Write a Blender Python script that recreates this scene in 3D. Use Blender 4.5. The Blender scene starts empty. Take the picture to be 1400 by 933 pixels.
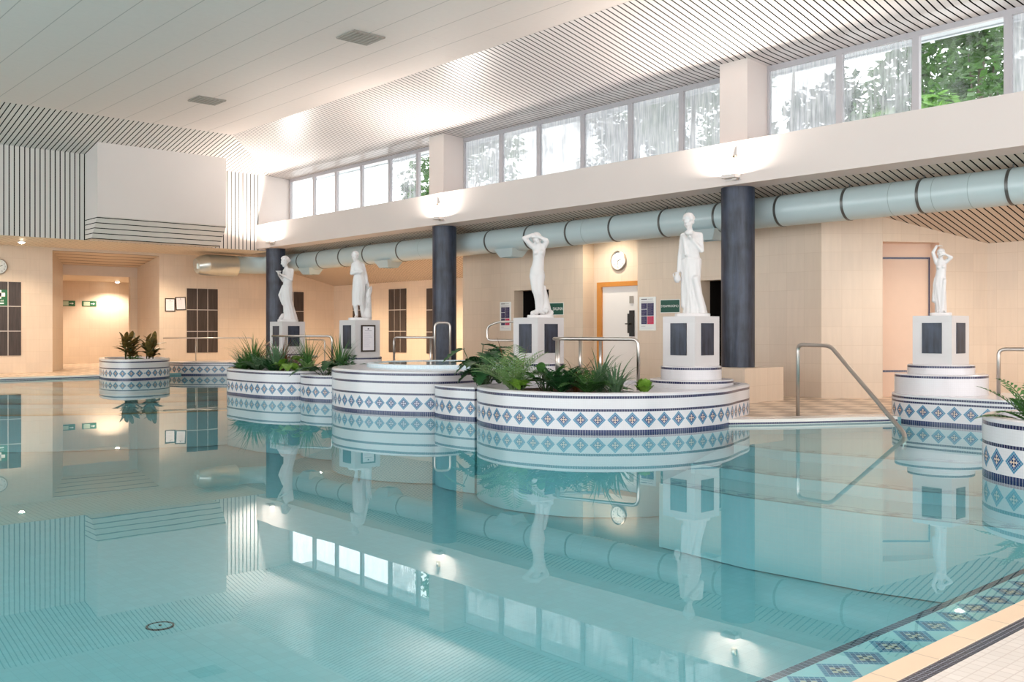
import bpy, bmesh, math, random
from mathutils import Vector, Matrix, noise
R = random.Random(7)
S = bpy.context.scene
COL = S.collection
PI = math.pi
rad = math.radians

# ------------------------------------------------------------------ scene
S.view_settings.view_transform = 'Standard'
S.view_settings.look = 'None'
S.view_settings.gamma = 1.0
S.view_settings.use_curve_mapping = False
S.view_settings.exposure = 0.0
S.cycles.max_bounces = 10
S.cycles.diffuse_bounces = 5
S.cycles.glossy_bounces = 4
S.cycles.transmission_bounces = 4
S.cycles.transparent_max_bounces = 16
S.cycles.caustics_reflective = False
S.cycles.caustics_refractive = False
S.cycles.sample_clamp_indirect = 6.0
S.cycles.use_denoising = True

# ------------------------------------------------------------------ node helper
class NT:
    def __init__(s, name):
        m = bpy.data.materials.new(name); m.use_nodes = True
        s.m = m; s.t = m.node_tree; s.t.nodes.clear()
        s.out = s.t.nodes.new('ShaderNodeOutputMaterial')
    def n(s, typ, **k):
        o = s.t.nodes.new(typ)
        for a, b in k.items(): setattr(o, a, b)
        return o
    def L(s, a, b): s.t.links.new(a, b)
    def put(s, sock, v):
        if isinstance(v, bpy.types.NodeSocket): s.L(v, sock)
        elif v is not None:
            if sock.type == 'RGBA' and len(v) == 3: v = (*v, 1)
            sock.default_value = v
    def M(s, op, a, b=None, c=None):
        o = s.n('ShaderNodeMath', operation=op)
        s.put(o.inputs[0], a); s.put(o.inputs[1], b)
        if c is not None: s.put(o.inputs[2], c)
        return o.outputs[0]
    def mix(s, f, a, b, typ='RGBA', blend='MIX'):
        o = s.n('ShaderNodeMix', data_type=typ, blend_type=blend) if typ == 'RGBA' else s.n('ShaderNodeMix', data_type=typ)
        i = {'RGBA': (0, 6, 7), 'FLOAT': (0, 2, 3)}[typ]
        s.put(o.inputs[i[0]], f); s.put(o.inputs[i[1]], a); s.put(o.inputs[i[2]], b)
        return o.outputs[2 if typ == 'RGBA' else 0]
    def uv(s):
        o = s.n('ShaderNodeUVMap'); sp = s.n('ShaderNodeSeparateXYZ'); s.L(o.outputs[0], sp.inputs[0])
        return o.outputs[0], sp.outputs[0], sp.outputs[1]
    def pos(s, kind='Object'):
        o = s.n('ShaderNodeTexCoord'); sp = s.n('ShaderNodeSeparateXYZ'); s.L(o.outputs[kind], sp.inputs[0])
        return o.outputs[kind], sp.outputs[0], sp.outputs[1], sp.outputs[2]
    def noise(s, vec, scale, detail=3, rough=.5, sv=None):
        if sv:
            mp = s.n('ShaderNodeMapping'); s.L(vec, mp.inputs[0]); mp.inputs['Scale'].default_value = sv; vec = mp.outputs[0]
        o = s.n('ShaderNodeTexNoise'); s.L(vec, o.inputs['Vector'])
        o.inputs['Scale'].default_value = scale; o.inputs['Detail'].default_value = detail; o.inputs['Roughness'].default_value = rough
        return o.outputs['Fac']
    def ramp(s, f, stops):
        o = s.n('ShaderNodeValToRGB'); s.L(f, o.inputs[0]); e = o.color_ramp.elements
        while len(e) < len(stops): e.new(.5)
        for q, (p, c) in zip(e, stops): q.position = p; q.color = (*c, 1) if len(c) == 3 else c
        return o.outputs[0]
    def rng(s, f, a, b, c=0., d=1.):
        o = s.n('ShaderNodeMapRange'); s.put(o.inputs[0], f)
        for i, v in enumerate((a, b, c, d)): o.inputs[i + 1].default_value = v
        return o.outputs[0]
    def bsdf(s, col, rough=.5, spec=.5, metal=0., bump=None, bstr=.2, bdist=.01, coat=0.):
        b = s.n('ShaderNodeBsdfPrincipled')
        s.put(b.inputs['Base Color'], col); s.put(b.inputs['Roughness'], rough)
        b.inputs['Specular IOR Level'].default_value = spec; b.inputs['Metallic'].default_value = metal
        b.inputs['Coat Weight'].default_value = coat; b.inputs['Coat Roughness'].default_value = .08
        if bump is not None:
            q = s.n('ShaderNodeBump'); q.inputs['Strength'].default_value = bstr; q.inputs['Distance'].default_value = bdist
            s.L(bump, q.inputs['Height']); s.L(q.outputs[0], b.inputs['Normal'])
        s.L(b.outputs[0], s.out.inputs[0])
        return b
    def grid(s, u, v, w, h, g):
        """1 on grout, 0 on tile; also returns cell hash source"""
        a = s.M('FRACT', s.M('DIVIDE', u, w)); b = s.M('FRACT', s.M('DIVIDE', v, h))
        la = s.M('LESS_THAN', a, g / w); lb = s.M('LESS_THAN', b, g / h)
        return s.M('MAXIMUM', la, lb)
    def cellrand(s, u, v, w, h):
        c = s.n('ShaderNodeCombineXYZ')
        s.L(s.M('FLOOR', s.M('DIVIDE', u, w)), c.inputs[0]); s.L(s.M('FLOOR', s.M('DIVIDE', v, h)), c.inputs[1])
        o = s.n('ShaderNodeTexWhiteNoise'); s.L(c.outputs[0], o.inputs['Vector'])
        return o.outputs['Value']

def plain(name, col, rough=.5, spec=.5, metal=0., var=.06, scale=6., coat=0., bump=0.):
    t = NT(name); p = t.pos()[0]
    f = t.noise(p, scale, 4)
    c = t.mix(f, tuple(max(0, x * (1 - var)) for x in col), tuple(min(1, x * (1 + var)) for x in col))
    t.bsdf(c, rough, spec, metal, coat=coat, bump=f if bump else None, bstr=bump)
    return t.m

def emit(name, col, st):
    t = NT(name); e = t.n('ShaderNodeEmission'); e.inputs[0].default_value = (*col, 1); e.inputs[1].default_value = st
    t.L(e.outputs[0], t.out.inputs[0]); return t.m

def tile_mat(name, col, w, h, g=.004, grout=None, grain=.12, rough=.3, gv=(14, 1.3, 1), spec=.4, cell=.06):
    t = NT(name); vec, u, v = t.uv()
    grout = grout or tuple(x * .8 for x in col)
    G = t.grid(u, v, w, h, g)
    n = t.noise(vec, 1., 5, .6, gv)
    c = t.mix(n, tuple(x * (1 - grain) for x in col), tuple(min(1, x * (1 + grain * .6)) for x in col))
    r = t.cellrand(u, v, w, h)
    c = t.mix(t.rng(r, 0, 1, 0, cell * 2), c, tuple(x * .6 for x in col))
    c = t.mix(G, c, grout)
    t.bsdf(c, rough, spec, bump=t.M('SUBTRACT', 1., G), bstr=.15, bdist=.003)
    return t.m

def slat_mat(name, col, pitch=.122, gap=.022, along='u', rough=.38, spec=.5, dark=(.012, .011, .01)):
    t = NT(name); vec, u, v = t.uv()
    a = u if along == 'u' else v
    f = t.M('FRACT', t.M('DIVIDE', a, pitch))
    G = t.M('LESS_THAN', f, gap / pitch)
    n = t.noise(vec, .8, 3)
    c = t.mix(n, tuple(x * .95 for x in col), col)
    c = t.mix(G, c, dark)
    r = t.mix(G, rough, 1.0, 'FLOAT')
    b = t.bsdf(c, r, spec, bump=t.M('SUBTRACT', 1., G), bstr=.5, bdist=.02)
    t.L(t.mix(G, spec, 0., 'FLOAT'), b.inputs['Specular IOR Level'])
    return t.m

NAVY = (.012, .014, .06)
WHITE_T = (.66, .635, .65)
def mosaic_mat(name, lines=(), dia=None, foot=None, base=WHITE_T, tile=.026, rough=.18, peach=(.66, .46, .32), row=NAVY, under=None, fade=0.):
    """white glass mosaic; lines = [(v0,v1)] navy rows; dia = (v centre, half, period)"""
    t = NT(name); vec, u, v = t.uv()
    G = t.grid(u, v, tile, tile, .0035)
    r = t.cellrand(u, v, tile, tile)
    c = t.mix(t.rng(r, 0, 1, 0, .10), base, tuple(x * .8 for x in base))
    c = t.mix(t.M('MULTIPLY', G, .35), c, (.55, .53, .52))
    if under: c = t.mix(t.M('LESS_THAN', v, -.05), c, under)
    if dia:
        zc, half, per = dia
        du = t.M('MULTIPLY', t.M('SUBTRACT', t.M('FRACT', t.M('DIVIDE', u, per)), .5), per)
        dv = t.M('SUBTRACT', v, zc)
        k = 3.5 / half
        a = t.M('MULTIPLY', t.M('ADD', du, dv), k); b = t.M('MULTIPLY', t.M('SUBTRACT', du, dv), k)
        ia = t.M('ABSOLUTE', t.M('ROUND', a)); ib = t.M('ABSOLUTE', t.M('ROUND', b))
        ring = t.M('MAXIMUM', ia, ib); tot = t.M('ADD', ia, ib)
        ga = t.M('LESS_THAN', t.M('FRACT', t.M('ADD', a, .5)), .13); gb = t.M('LESS_THAN', t.M('FRACT', t.M('ADD', b, .5)), .13)
        gg = t.M('MAXIMUM', ga, gb)
        d = t.mix(t.M('GREATER_THAN', ring, 1.5), NAVY, (.018, .068, .18))
        d = t.mix(t.M('GREATER_THAN', ring, 2.5), d, (.045, .185, .30))
        d = t.mix(t.M('MULTIPLY', t.M('LESS_THAN', ring, 1.5), t.M('LESS_THAN', t.M('ABSOLUTE', t.M('SUBTRACT', ia, ib)), .5)), d, peach)
        d = t.mix(t.M('MULTIPLY', gg, .55), d, (.62, .68, .74))
        ins = t.M('LESS_THAN', t.M('MAXIMUM', t.M('ABSOLUTE', a), t.M('ABSOLUTE', b)), 3.5)
        c = t.mix(ins, c, d)
    def rows(c, z0, z1, col):
        ins = t.M('MULTIPLY', t.M('GREATER_THAN', v, z0), t.M('LESS_THAN', v, z1))
        gu = t.M('LESS_THAN', t.M('FRACT', t.M('DIVIDE', u, .032)), .14)
        cc = t.mix(t.M('MULTIPLY', gu, .5), col, (.6, .6, .64))
        return t.mix(ins, c, cc)
    for z0, z1 in lines: c = rows(c, z0, z1, row)
    if foot:
        for z0, z1 in foot: c = rows(c, z0, z1, (.018, .03, .10))
    if fade: c = t.mix(fade, c, base)
    t.bsdf(c, rough, .5, bump=t.M('SUBTRACT', 1., G), bstr=.1, bdist=.002)
    return t.m

# ------------------------------------------------------------------ mesh builder
class MB:
    def __init__(s): s.v = []; s.f = []; s.uv = []; s.mi = []; s.k = 0
    def face(s, pts, uv=None, mi=None):
        i = len(s.v); s.v += [tuple(p) for p in pts]; s.f.append(list(range(i, i + len(pts))))
        s.uv.append(uv or [(0, 0)] * len(pts)); s.mi.append(s.k if mi is None else mi)
        return s
    def wall(s, a, b, z0, z1, u0=0., mi=None):
        """vertical quad a->b (2D); uv in metres"""
        L = math.hypot(b[0] - a[0], b[1] - a[1])
        return s.face([(a[0], a[1], z0), (b[0], b[1], z0), (b[0], b[1], z1), (a[0], a[1], z1)],
                      [(u0, z0), (u0 + L, z0), (u0 + L, z1), (u0, z1)], mi)
    def flat(s, poly, z, mi=None, flip=False, sw=False):
        p = list(poly)[::-1] if flip else list(poly)
        return s.face([(x, y, z) for x, y in p], [((y, x) if sw else (x, y)) for x, y in p], mi)
    def prism(s, poly, z0, z1, mi_side=None, mi_top=None, bottom=True, closed=True, u0=0.):
        n = len(poly); u = u0
        area = sum(poly[i][0] * poly[(i + 1) % n][1] - poly[(i + 1) % n][0] * poly[i][1] for i in range(n))
        if area < 0: poly = list(poly)[::-1]
        for i in range(n):
            a, b = poly[i], poly[(i + 1) % n]
            s.wall(a, b, z0, z1, u, mi_side); u += math.hypot(b[0] - a[0], b[1] - a[1])
        s.flat(poly, z1, mi_top)
        if bottom: s.flat(poly, z0, mi_top, flip=True)
        return s
    def box(s, x0, x1, y0, y1, z0, z1, mi=None):
        s.prism([(x0, y0), (x1, y0), (x1, y1), (x0, y1)], z0, z1, mi, mi); return s
    def xf(s, M, start=0):
        for i in range(start, len(s.v)): s.v[i] = tuple(M @ Vector(s.v[i]))
        return s
    def rings(s, rings, cap=True, mi=None, close=True, us=None):
        """rings: list of equal-length lists of points"""
        i0 = len(s.v); n = len(rings[0]); mi = s.k if mi is None else mi
        for r in rings: s.v += [tuple(p) for p in r]
        for j in range(len(rings) - 1):
            for k in range(n if close else n - 1):
                a = i0 + j * n + k; b = i0 + j * n + (k + 1) % n
                s.f.append([a, b, b + n, a + n]); s.mi.append(mi)
                s.uv.append([(k / n, j), ((k + 1) / n, j), ((k + 1) / n, j + 1), (k / n, j + 1)])
        if cap:
            s.f.append([i0 + k for k in range(n)][::-1]); s.uv.append([(0, 0)] * n); s.mi.append(mi)
            m = i0 + (len(rings) - 1) * n
            s.f.append([m + k for k in range(n)]); s.uv.append([(0, 0)] * n); s.mi.append(mi)
        return s
    def tube(s, path, r, n=8, cap=True, mi=None):
        P = [Vector(p) for p in path]; rs = r if isinstance(r, (list, tuple)) else [r] * len(P)
        T = []
        for i in range(len(P)):
            a = P[max(i - 1, 0)]; b = P[min(i + 1, len(P) - 1)]; T.append((b - a).normalized())
        up = Vector((0, 0, 1)) if abs(T[0].z) < .9 else Vector((1, 0, 0))
        x = T[0].cross(up).normalized(); rr = []
        for i in range(len(P)):
            x = (x - T[i] * x.dot(T[i])).normalized(); y = T[i].cross(x)
            k = 1.
            if 0 < i < len(P) - 1:
                c = (P[i] - P[i - 1]).normalized().dot((P[i + 1] - P[i]).normalized()); k = 1 / max(.5, math.sqrt((1 + c) / 2))
            rr.append([P[i] + (x * math.cos(2 * PI * j / n) + y * math.sin(2 * PI * j / n)) * rs[i] * k for j in range(n)])
        return s.rings(rr, cap, mi)
    def lathe(s, prof, c=(0, 0, 0), n=24, mi=None, cap=True):
        return s.rings([[(c[0] + r * math.cos(2 * PI * j / n), c[1] + r * math.sin(2 * PI * j / n), c[2] + z) for j in range(n)] for r, z in prof], cap, mi)
    def build(s, name, mats, parent=None, smooth=False, loc=None, merge=False, local=False):
        me = bpy.data.meshes.new(name); me.from_pydata(s.v, [], s.f)
        ul = me.uv_layers.new(name='UVMap')
        flat = [c for f in s.uv for q in f for c in q]
        ul.data.foreach_set('uv', flat)
        mats = mats if isinstance(mats, (list, tuple)) else [mats]
        for m in mats: me.materials.append(m)
        me.polygons.foreach_set('material_index', s.mi)
        if smooth: me.polygons.foreach_set('use_smooth', [True] * len(me.polygons))
        me.update()
        if merge:
            bm = bmesh.new(); bm.from_mesh(me); bmesh.ops.remove_doubles(bm, verts=bm.verts, dist=1e-4); bm.to_mesh(me); bm.free()
        o = bpy.data.objects.new(name, me); COL.objects.link(o)
        if loc: o.location = loc
        if parent:
            o.parent = parent
            if not local: o.matrix_parent_inverse = world_of(parent).inverted()
        return o

def world_of(o):
    m = Matrix.LocRotScale(o.location, o.rotation_euler, o.scale)
    if o.parent: return world_of(o.parent) @ o.matrix_parent_inverse @ m
    return m

def auto_smooth(o, ang=40):
    for p in o.data.polygons: p.use_smooth = True
    a = math.cos(rad(ang))
    bm = bmesh.new(); bm.from_mesh(o.data)
    for e in bm.edges:
        if len(e.link_faces) == 2 and e.link_faces[0].normal.dot(e.link_faces[1].normal) < a: e.smooth = False
    bm.to_mesh(o.data); bm.free()

def tag(o, label, cat, group=None, kind=None):
    o['label'] = label; o['category'] = cat
    if group: o['group'] = group
    if kind: o['kind'] = kind
    return o
def thing(name, label, cat, loc=(0, 0, 0), rz=0., group=None):
    o = bpy.data.objects.new(name, None); COL.objects.link(o); o.location = loc; o.rotation_euler = (0, 0, rz)
    o.empty_display_size = .1
    return tag(o, label, cat, group)
def struct(o, label=None, cat=None):
    o['kind'] = 'structure'
    if label: o['label'] = label
    if cat: o['category'] = cat
    return o
def plab(o, label): o['label'] = label; return o

def catmull(pts, n=10, closed=True):
    out = []; N = len(pts)
    for i in range(N if closed else N - 1):
        g = (lambda k: pts[k % N]) if closed else (lambda k: pts[min(max(k, 0), N - 1)])
        p0, p1, p2, p3 = g(i - 1), g(i), g(i + 1), g(i + 2)
        for j in range(n):
            t = j / n
            out.append(tuple(.5 * (2 * b + (c - a) * t + (2 * a - 5 * b + 4 * c - d) * t * t + (3 * b - a - 3 * c + d) * t ** 3) for a, b, c, d in zip(p0, p1, p2, p3)))
    if not closed: out.append(tuple(pts[-1]))
    return out
def inset(poly, d):
    """shrink a closed 2D polygon (ccw or cw) by d"""
    n = len(poly); A = sum(poly[i][0] * poly[(i + 1) % n][1] - poly[(i + 1) % n][0] * poly[i][1] for i in range(n))
    sg = 1 if A > 0 else -1; out = []
    for i in range(n):
        a, b = Vector(poly[i - 1]), Vector(poly[(i + 1) % n]); t = (b - a).normalized()
        nn = Vector((-t.y, t.x)) * sg; out.append(tuple(Vector(poly[i]) + nn * d))
    return out
def circ(cx, cy, r, n=64, a0=0.):
    return [(cx + r * math.cos(a0 + 2 * PI * i / n), cy + r * math.sin(a0 + 2 * PI * i / n)) for i in range(n)]

def text(string, size, mat, M, parent=None, name='lettering', ext=.001, align='CENTER'):
    c = bpy.data.curves.new(name, 'FONT'); c.body = string; c.size = size; c.extrude = ext
    c.align_x = align; c.align_y = 'CENTER'
    o = bpy.data.objects.new(name, c); COL.objects.link(o); bpy.context.view_layer.update()
    me = bpy.data.meshes.new_from_object(o); bpy.data.objects.remove(o); bpy.data.curves.remove(c)
    me.materials.clear(); me.materials.append(mat)
    q = bpy.data.objects.new(name, me); COL.objects.link(q); 
    q.location, q.rotation_euler = M.to_translation(), M.to_euler()
    if parent:
        q.parent = parent; q.matrix_parent_inverse = world_of(parent).inverted()
    return q
WORLD, UPW, AISLE, RECESS = 4.2, 190, 600, 115
# ------------------------------------------------------------------ camera
cam = bpy.data.cameras.new('camera'); co = bpy.data.objects.new('camera', cam); COL.objects.link(co)
co.location = (0, 0, 1.25); co.rotation_euler = (rad(90), 0, math.asin(.7454))
cam.sensor_width = 36; cam.lens = 1314 / 1400 * 36; cam.shift_y = -14 / 1400; cam.clip_end = 300; cam.clip_start = .05
S.camera = co

# ------------------------------------------------------------------ materials
CREAM = (.72, .59, .47)
M_tile = tile_mat('cream_wall_tile', CREAM, .36, .33, .0045, grout=(.60, .47, .35), grain=.10, rough=.34)
M_tile2 = tile_mat('cream_reveal_tile', (.70, .57, .44), .36, .33, .004, grout=(.56, .44, .33), grain=.08, rough=.4)
M_paint = plain('white_paint', (.68, .62, .59), .55, .3, var=.03, scale=1.2)
M_beam = plain('beam_paint', (.66, .585, .55), .5, .3, var=.03, scale=.9)
M_soffit_plain = plain('soffit_paint', (.72, .61, .48), .55, .3, var=.03, scale=.7)
M_slat = slat_mat('white_slats_along_u', (.74, .675, .65), rough=.36, gap=.026)
M_slat_wall = slat_mat('white_slats_wall', (.66, .61, .57), rough=.45, gap=.026)
M_slat_v = slat_mat('white_slats_along_v', (.68, .63, .59), .165, .026, 'v')
M_slat_aisle = slat_mat('warm_slats', (.66, .56, .47), .122, .026, 'u', rough=.5, spec=.3)
M_slat_soffit = slat_mat('warm_soffit_slats', (.78, .66, .52), .14, .010, 'u', rough=.5, spec=.3, dark=(.30, .22, .15))
def ceil_mat():
    t = NT('ceiling_panels'); vec, u, v = t.uv()
    b = t.n('ShaderNodeTexBrick'); t.L(vec, b.inputs['Vector']); b.offset = .5
    b.inputs['Scale'].default_value = 1; b.inputs['Brick Width'].default_value = 1.44; b.inputs['Row Height'].default_value = .72
    b.inputs['Mortar Size'].default_value = .008; b.inputs['Mortar Smooth'].default_value = .1
    line = t.M('LESS_THAN', t.M('FRACT', t.M('DIVIDE', v, .72)), .022)
    n = t.noise(vec, 9, 4); n2 = t.noise(vec, .5, 2)
    c = t.mix(n, (.68, .595, .56), (.73, .64, .60)); c = t.mix(t.M('MULTIPLY', n2, .12), c, (.6, .55, .52))
    c = t.mix(t.M('MULTIPLY', b.outputs['Fac'], .10), c, (.35, .3, .28))
    c = t.mix(t.M('MULTIPLY', line, .55), c, (.25, .21, .19))
    t.bsdf(c, .6, .25); return t.m
M_ceil = ceil_mat()
def floor_mat():
    t = NT('checker_floor_tile'); vec, u, v = t.uv()
    p = .38
    par = t.M('ABSOLUTE', t.M('MODULO', t.M('ADD', t.M('FLOOR', t.M('DIVIDE', u, p)), t.M('FLOOR', t.M('DIVIDE', v, p))), 2.))
    n = t.noise(vec, 5, 4)
    c = t.mix(par, (.76, .61, .48), (.42, .31, .23))
    c = t.mix(t.M('MULTIPLY', n, .2), c, (.6, .45, .33))
    c = t.mix(t.M('MULTIPLY', t.grid(u, v, p, p, .008), .4), c, (.5, .4, .32))
    t.bsdf(c, .32, .4); return t.m
M_floor = floor_mat()
M_mos = mosaic_mat('white_mosaic')
M_rim = mosaic_mat('white_mosaic_rim', tile=.05)
M_pool = tile_mat('pool_floor_mosaic', (.27, .50, .54), .10, .10, .006, grout=(.22, .43, .47), grain=.03, rough=.4, gv=(1, 1, 1), cell=.10)
M_poolw = tile_mat('pool_wall_mosaic', (.27, .50, .54), .05, .05, .004, grout=(.22, .43, .47), grain=.03, rough=.4, gv=(1, 1, 1))
M_navy = tile_mat('navy_mosaic', (.014, .016, .07), .03, .03, .004, grout=(.35, .36, .42), grain=.3, rough=.2, gv=(20, 20, 1), cell=.3)
def slate_mat(name, a, b):
    t = NT(name); vec, u, v = t.uv()
    n = t.noise(vec, 1., 6, .65, (16, 1.6, 1)); m = t.noise(vec, 2.2, 3)
    c = t.mix(t.rng(n, .36, .66), a, b); c = t.mix(t.M('MULTIPLY', t.rng(m, .45, .8), .5), c, tuple(x * 2.1 for x in b))
    t.bsdf(c, .38, .45, bump=n, bstr=.12, bdist=.004); return t.m
M_slate = slate_mat('blue_black_slate', (.006, .009, .018), (.034, .044, .072))
def panel_mat():
    t = NT('dark_panel_tile'); vec, u, v = t.uv()
    n = t.noise(vec, 1., 6, .6, (18, 1.2, 1))
    c = t.mix(t.rng(n, .3, .7), (.030, .022, .020), (.072, .055, .050))
    t.bsdf(c, .35, .45); return t.m
M_panel = panel_mat()
M_grout = plain('pale_grout', (.55, .50, .46), .7)
M_steel = plain('brushed_steel', (.50, .45, .41), .28, .5, 1., .05, 20)
M_duct = plain('duct_blue_grey', (.44, .535, .55), .30, .5, .0, .03, 2.5, coat=.25)
M_strap = plain('duct_strap_grey', (.13, .13, .125), .4, .5, .7)
M_ductend = plain('duct_galvanised', (.62, .63, .58), .28, .5, .75, .06, 3)
M_plaster = plain('white_plaster', (.68, .65, .64), .5, .35, var=.03, scale=9)
M_pedtile = tile_mat('pedestal_tile', (.62, .59, .585), .6, .34, .004, grout=(.62, .6, .6), grain=.02, rough=.25, gv=(4, 4, 1))
M_frame = plain('grey_window_frame', (.46, .44, .46), .4, .4, var=.02)
M_wood = plain('orange_door_frame', (.56, .22, .035), .35, .5, var=.12, scale=12)
M_door = plain('white_door_leaf', (.80, .77, .75), .35, .5, var=.01)
M_black = plain('black_plastic', (.015, .014, .014), .35, .5)
M_dark = plain('room_shade_black', (.010, .008, .007), .8, .1)
M_brown = plain('brown_black_frame', (.03, .018, .012), .4, .5)
M_paper = plain('white_paper', (.80, .77, .80), .6, .2, var=.015, scale=40)
M_ink = plain('grey_ink', (.30, .28, .33), .7, .1)
M_inkd = plain('dark_ink', (.05, .045, .07), .7, .1)
M_green = plain('sign_green', (.006, .075, .050), .35, .4, var=.02)
M_green2 = plain('safety_green', (.02, .12, .055), .4, .4, var=.02)
M_white = plain('sign_white', (.82, .84, .82), .45, .3, var=.01)
M_indigo = plain('poster_indigo', (.035, .03, .105), .4, .4, var=.05)
M_pink = plain('poster_pink', (.62, .035, .11), .4, .4, var=.03)
M_vent = plain('ceiling_vent_grey', (.28, .25, .22), .6, .3)
M_soil = plain('planter_soil', (.05, .032, .02), .9, .1, var=.4, scale=30)
M_spablue = tile_mat('pale_blue_mosaic', (.62, .78, .86), .03, .03, .004, grout=(.75, .8, .84), grain=.06, rough=.2, gv=(9, 9, 1), cell=.15)
M_clear = emit('lamp_glow', (1, .93, .82), 9)
M_warm = emit('downlight_glow', (1, .86, .66), 110)
M_copbeige = tile_mat('beige_coping', (.78, .58, .40), 3.0, .31, .006, grout=(.5, .36, .25), grain=.08, rough=.3, gv=(5, 5, 1))
M_nosing = plain('tan_step_nosing', (.42, .30, .16), .5, .3)

def water_mat(name, tint, amp=.008, scale=1.3, ior=1.333):
    t = NT(name); p = t.pos()[0]
    n = t.noise(p, scale, 2, .4)
    b = t.n('ShaderNodeBump'); b.inputs['Strength'].default_value = amp; b.inputs['Distance'].default_value = .05; t.L(n, b.inputs['Height'])
    f = t.n('ShaderNodeFresnel'); t.L(b.outputs[0], f.inputs['Normal'])
    t.L(t.mix(t.n('ShaderNodeNewGeometry').outputs['Backfacing'], ior, 1 / ior, 'FLOAT'), f.inputs['IOR'])   # unrefracted water: same reflectance from both sides
    tr = t.n('ShaderNodeBsdfTransparent'); tr.inputs[0].default_value = (*tint, 1)
    gl = t.n('ShaderNodeBsdfGlossy'); gl.inputs['Roughness'].default_value = 0.0; t.L(b.outputs[0], gl.inputs['Normal'])
    mx = t.n('ShaderNodeMixShader'); t.L(f.outputs[0], mx.inputs[0]); t.L(tr.outputs[0], mx.inputs[1]); t.L(gl.outputs[0], mx.inputs[2])
    t.L(mx.outputs[0], t.out.inputs[0]); return t.m
M_water = water_mat('still_pool_water', (.70, .955, .97), ior=1.45)
M_spawater = water_mat('spa_water', (.85, .96, .98))

def glass_mat(name, lo, hi, seed, dense):
    """dirty pane: clear glass crossed by milky water streaks"""
    t = NT(name); vec, u, v = t.uv()
    mp = t.n('ShaderNodeMapping'); t.L(vec, mp.inputs[0]); mp.inputs['Location'].default_value = (seed, seed * .37, 0); vec = mp.outputs[0]
    n1 = t.noise(vec, 1., 6, .65, (7, 1.1, 1)); n2 = t.noise(vec, 1.7, 4, .6); n3 = t.noise(vec, 1., 3, .6, (26, 1.8, 1))
    f = t.M('ADD', t.M('MULTIPLY', n1, .45), t.M('ADD', t.M('MULTIPLY', n2, .4), t.M('MULTIPLY', n3, .15)))
    f = t.rng(f, lo, hi, dense[0], dense[1])
    tr = t.n('ShaderNodeBsdfTransparent'); tr.inputs[0].default_value = (.93, .96, .96, 1)
    tl = t.n('ShaderNodeBsdfTranslucent'); t.L(t.mix(t.rng(n3, .35, .65), (.25, .265, .285), (.40, .41, .42)), tl.inputs[0])
    gl = t.n('ShaderNodeBsdfGlossy'); gl.inputs['Roughness'].default_value = .02
    m1 = t.n('ShaderNodeMixShader'); t.L(f, m1.inputs[0]); t.L(tr.outputs[0], m1.inputs[1]); t.L(tl.outputs[0], m1.inputs[2])
    fr = t.n('ShaderNodeFresnel'); t.L(t.mix(t.n('ShaderNodeNewGeometry').outputs['Backfacing'], 1.45, 1 / 1.45, 'FLOAT'), fr.inputs[0])
    m2 = t.n('ShaderNodeMixShader'); t.L(t.M('MULTIPLY', fr.outputs[0], .6), m2.inputs[0]); t.L(m1.outputs[0], m2.inputs[1]); t.L(gl.outputs[0], m2.inputs[2])
    t.L(m2.outputs[0], t.out.inputs[0]); return t.m
M_gl = [glass_mat('milky_glass_a', .36, .60, 1.3, (.72, .98)), glass_mat('milky_glass_b', .38, .62, 5.1, (.62, .97)),
        glass_mat('streaked_glass', .42, .62, 8.7, (.35, .92)), glass_mat('clear_glass', .45, .75, 3.3, (.02, .30))]

# ------------------------------------------------------------------ hall shell
XL, XF, YB = -26.6, -29.6, 18.0
XR, YN = 5.0, -9.0
b = MB(); b.flat([(-24.05, YN), (XR, YN), (XR, 11.53), (-24.05, 11.53)], 6.47, flip=True)
struct(b.build('ceiling', M_ceil), 'flat pale panelled ceiling over the pool', 'ceiling')
# sloped slatted ceiling towards the clerestory (kinks flatter next to the glass)
b = MB()
def sl(pts): b.face(pts, [(p[0], p[1]) for p in pts])
yk, zk = 14.0, 5.935
sl([(-24.05, 11.53, 6.47), (XR, 11.53, 6.47), (XR, yk, zk), (-26.6, yk, zk)])
sl([(-26.6, yk, zk), (XR, yk, zk), (XR, 14.68, 5.895), (-26.6, 14.68, 5.895)])
struct(b.build('ceiling_clerestory_slope', M_slat), 'white slatted ceiling slope above the clerestory windows', 'ceiling')
b = MB(); pts = [(-24.05, YN, 6.47), (-24.05, 11.53, 6.47), (-26.6, yk, zk), (-26.6, YN, 5.96)]
b.face(pts, [(p[1], p[0]) for p in pts])
struct(b.build('ceiling_left_slope', M_slat_wall), 'grey-white slatted ceiling slope above the left wall', 'ceiling')
b = MB(); b.wall((XL, YN), (XL, 13.62), 3.66, 6.0, YN)
struct(b.build('wall_left', M_slat_wall), 'upper left wall of vertical white slats', 'wall')
b = MB(); b.wall((XL, 13.62), (XL, 14.7), 3.66, 6.0)
struct(b.build('wall_left_return', M_paint), 'narrow white wall beside the first clerestory window', 'wall')
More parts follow.
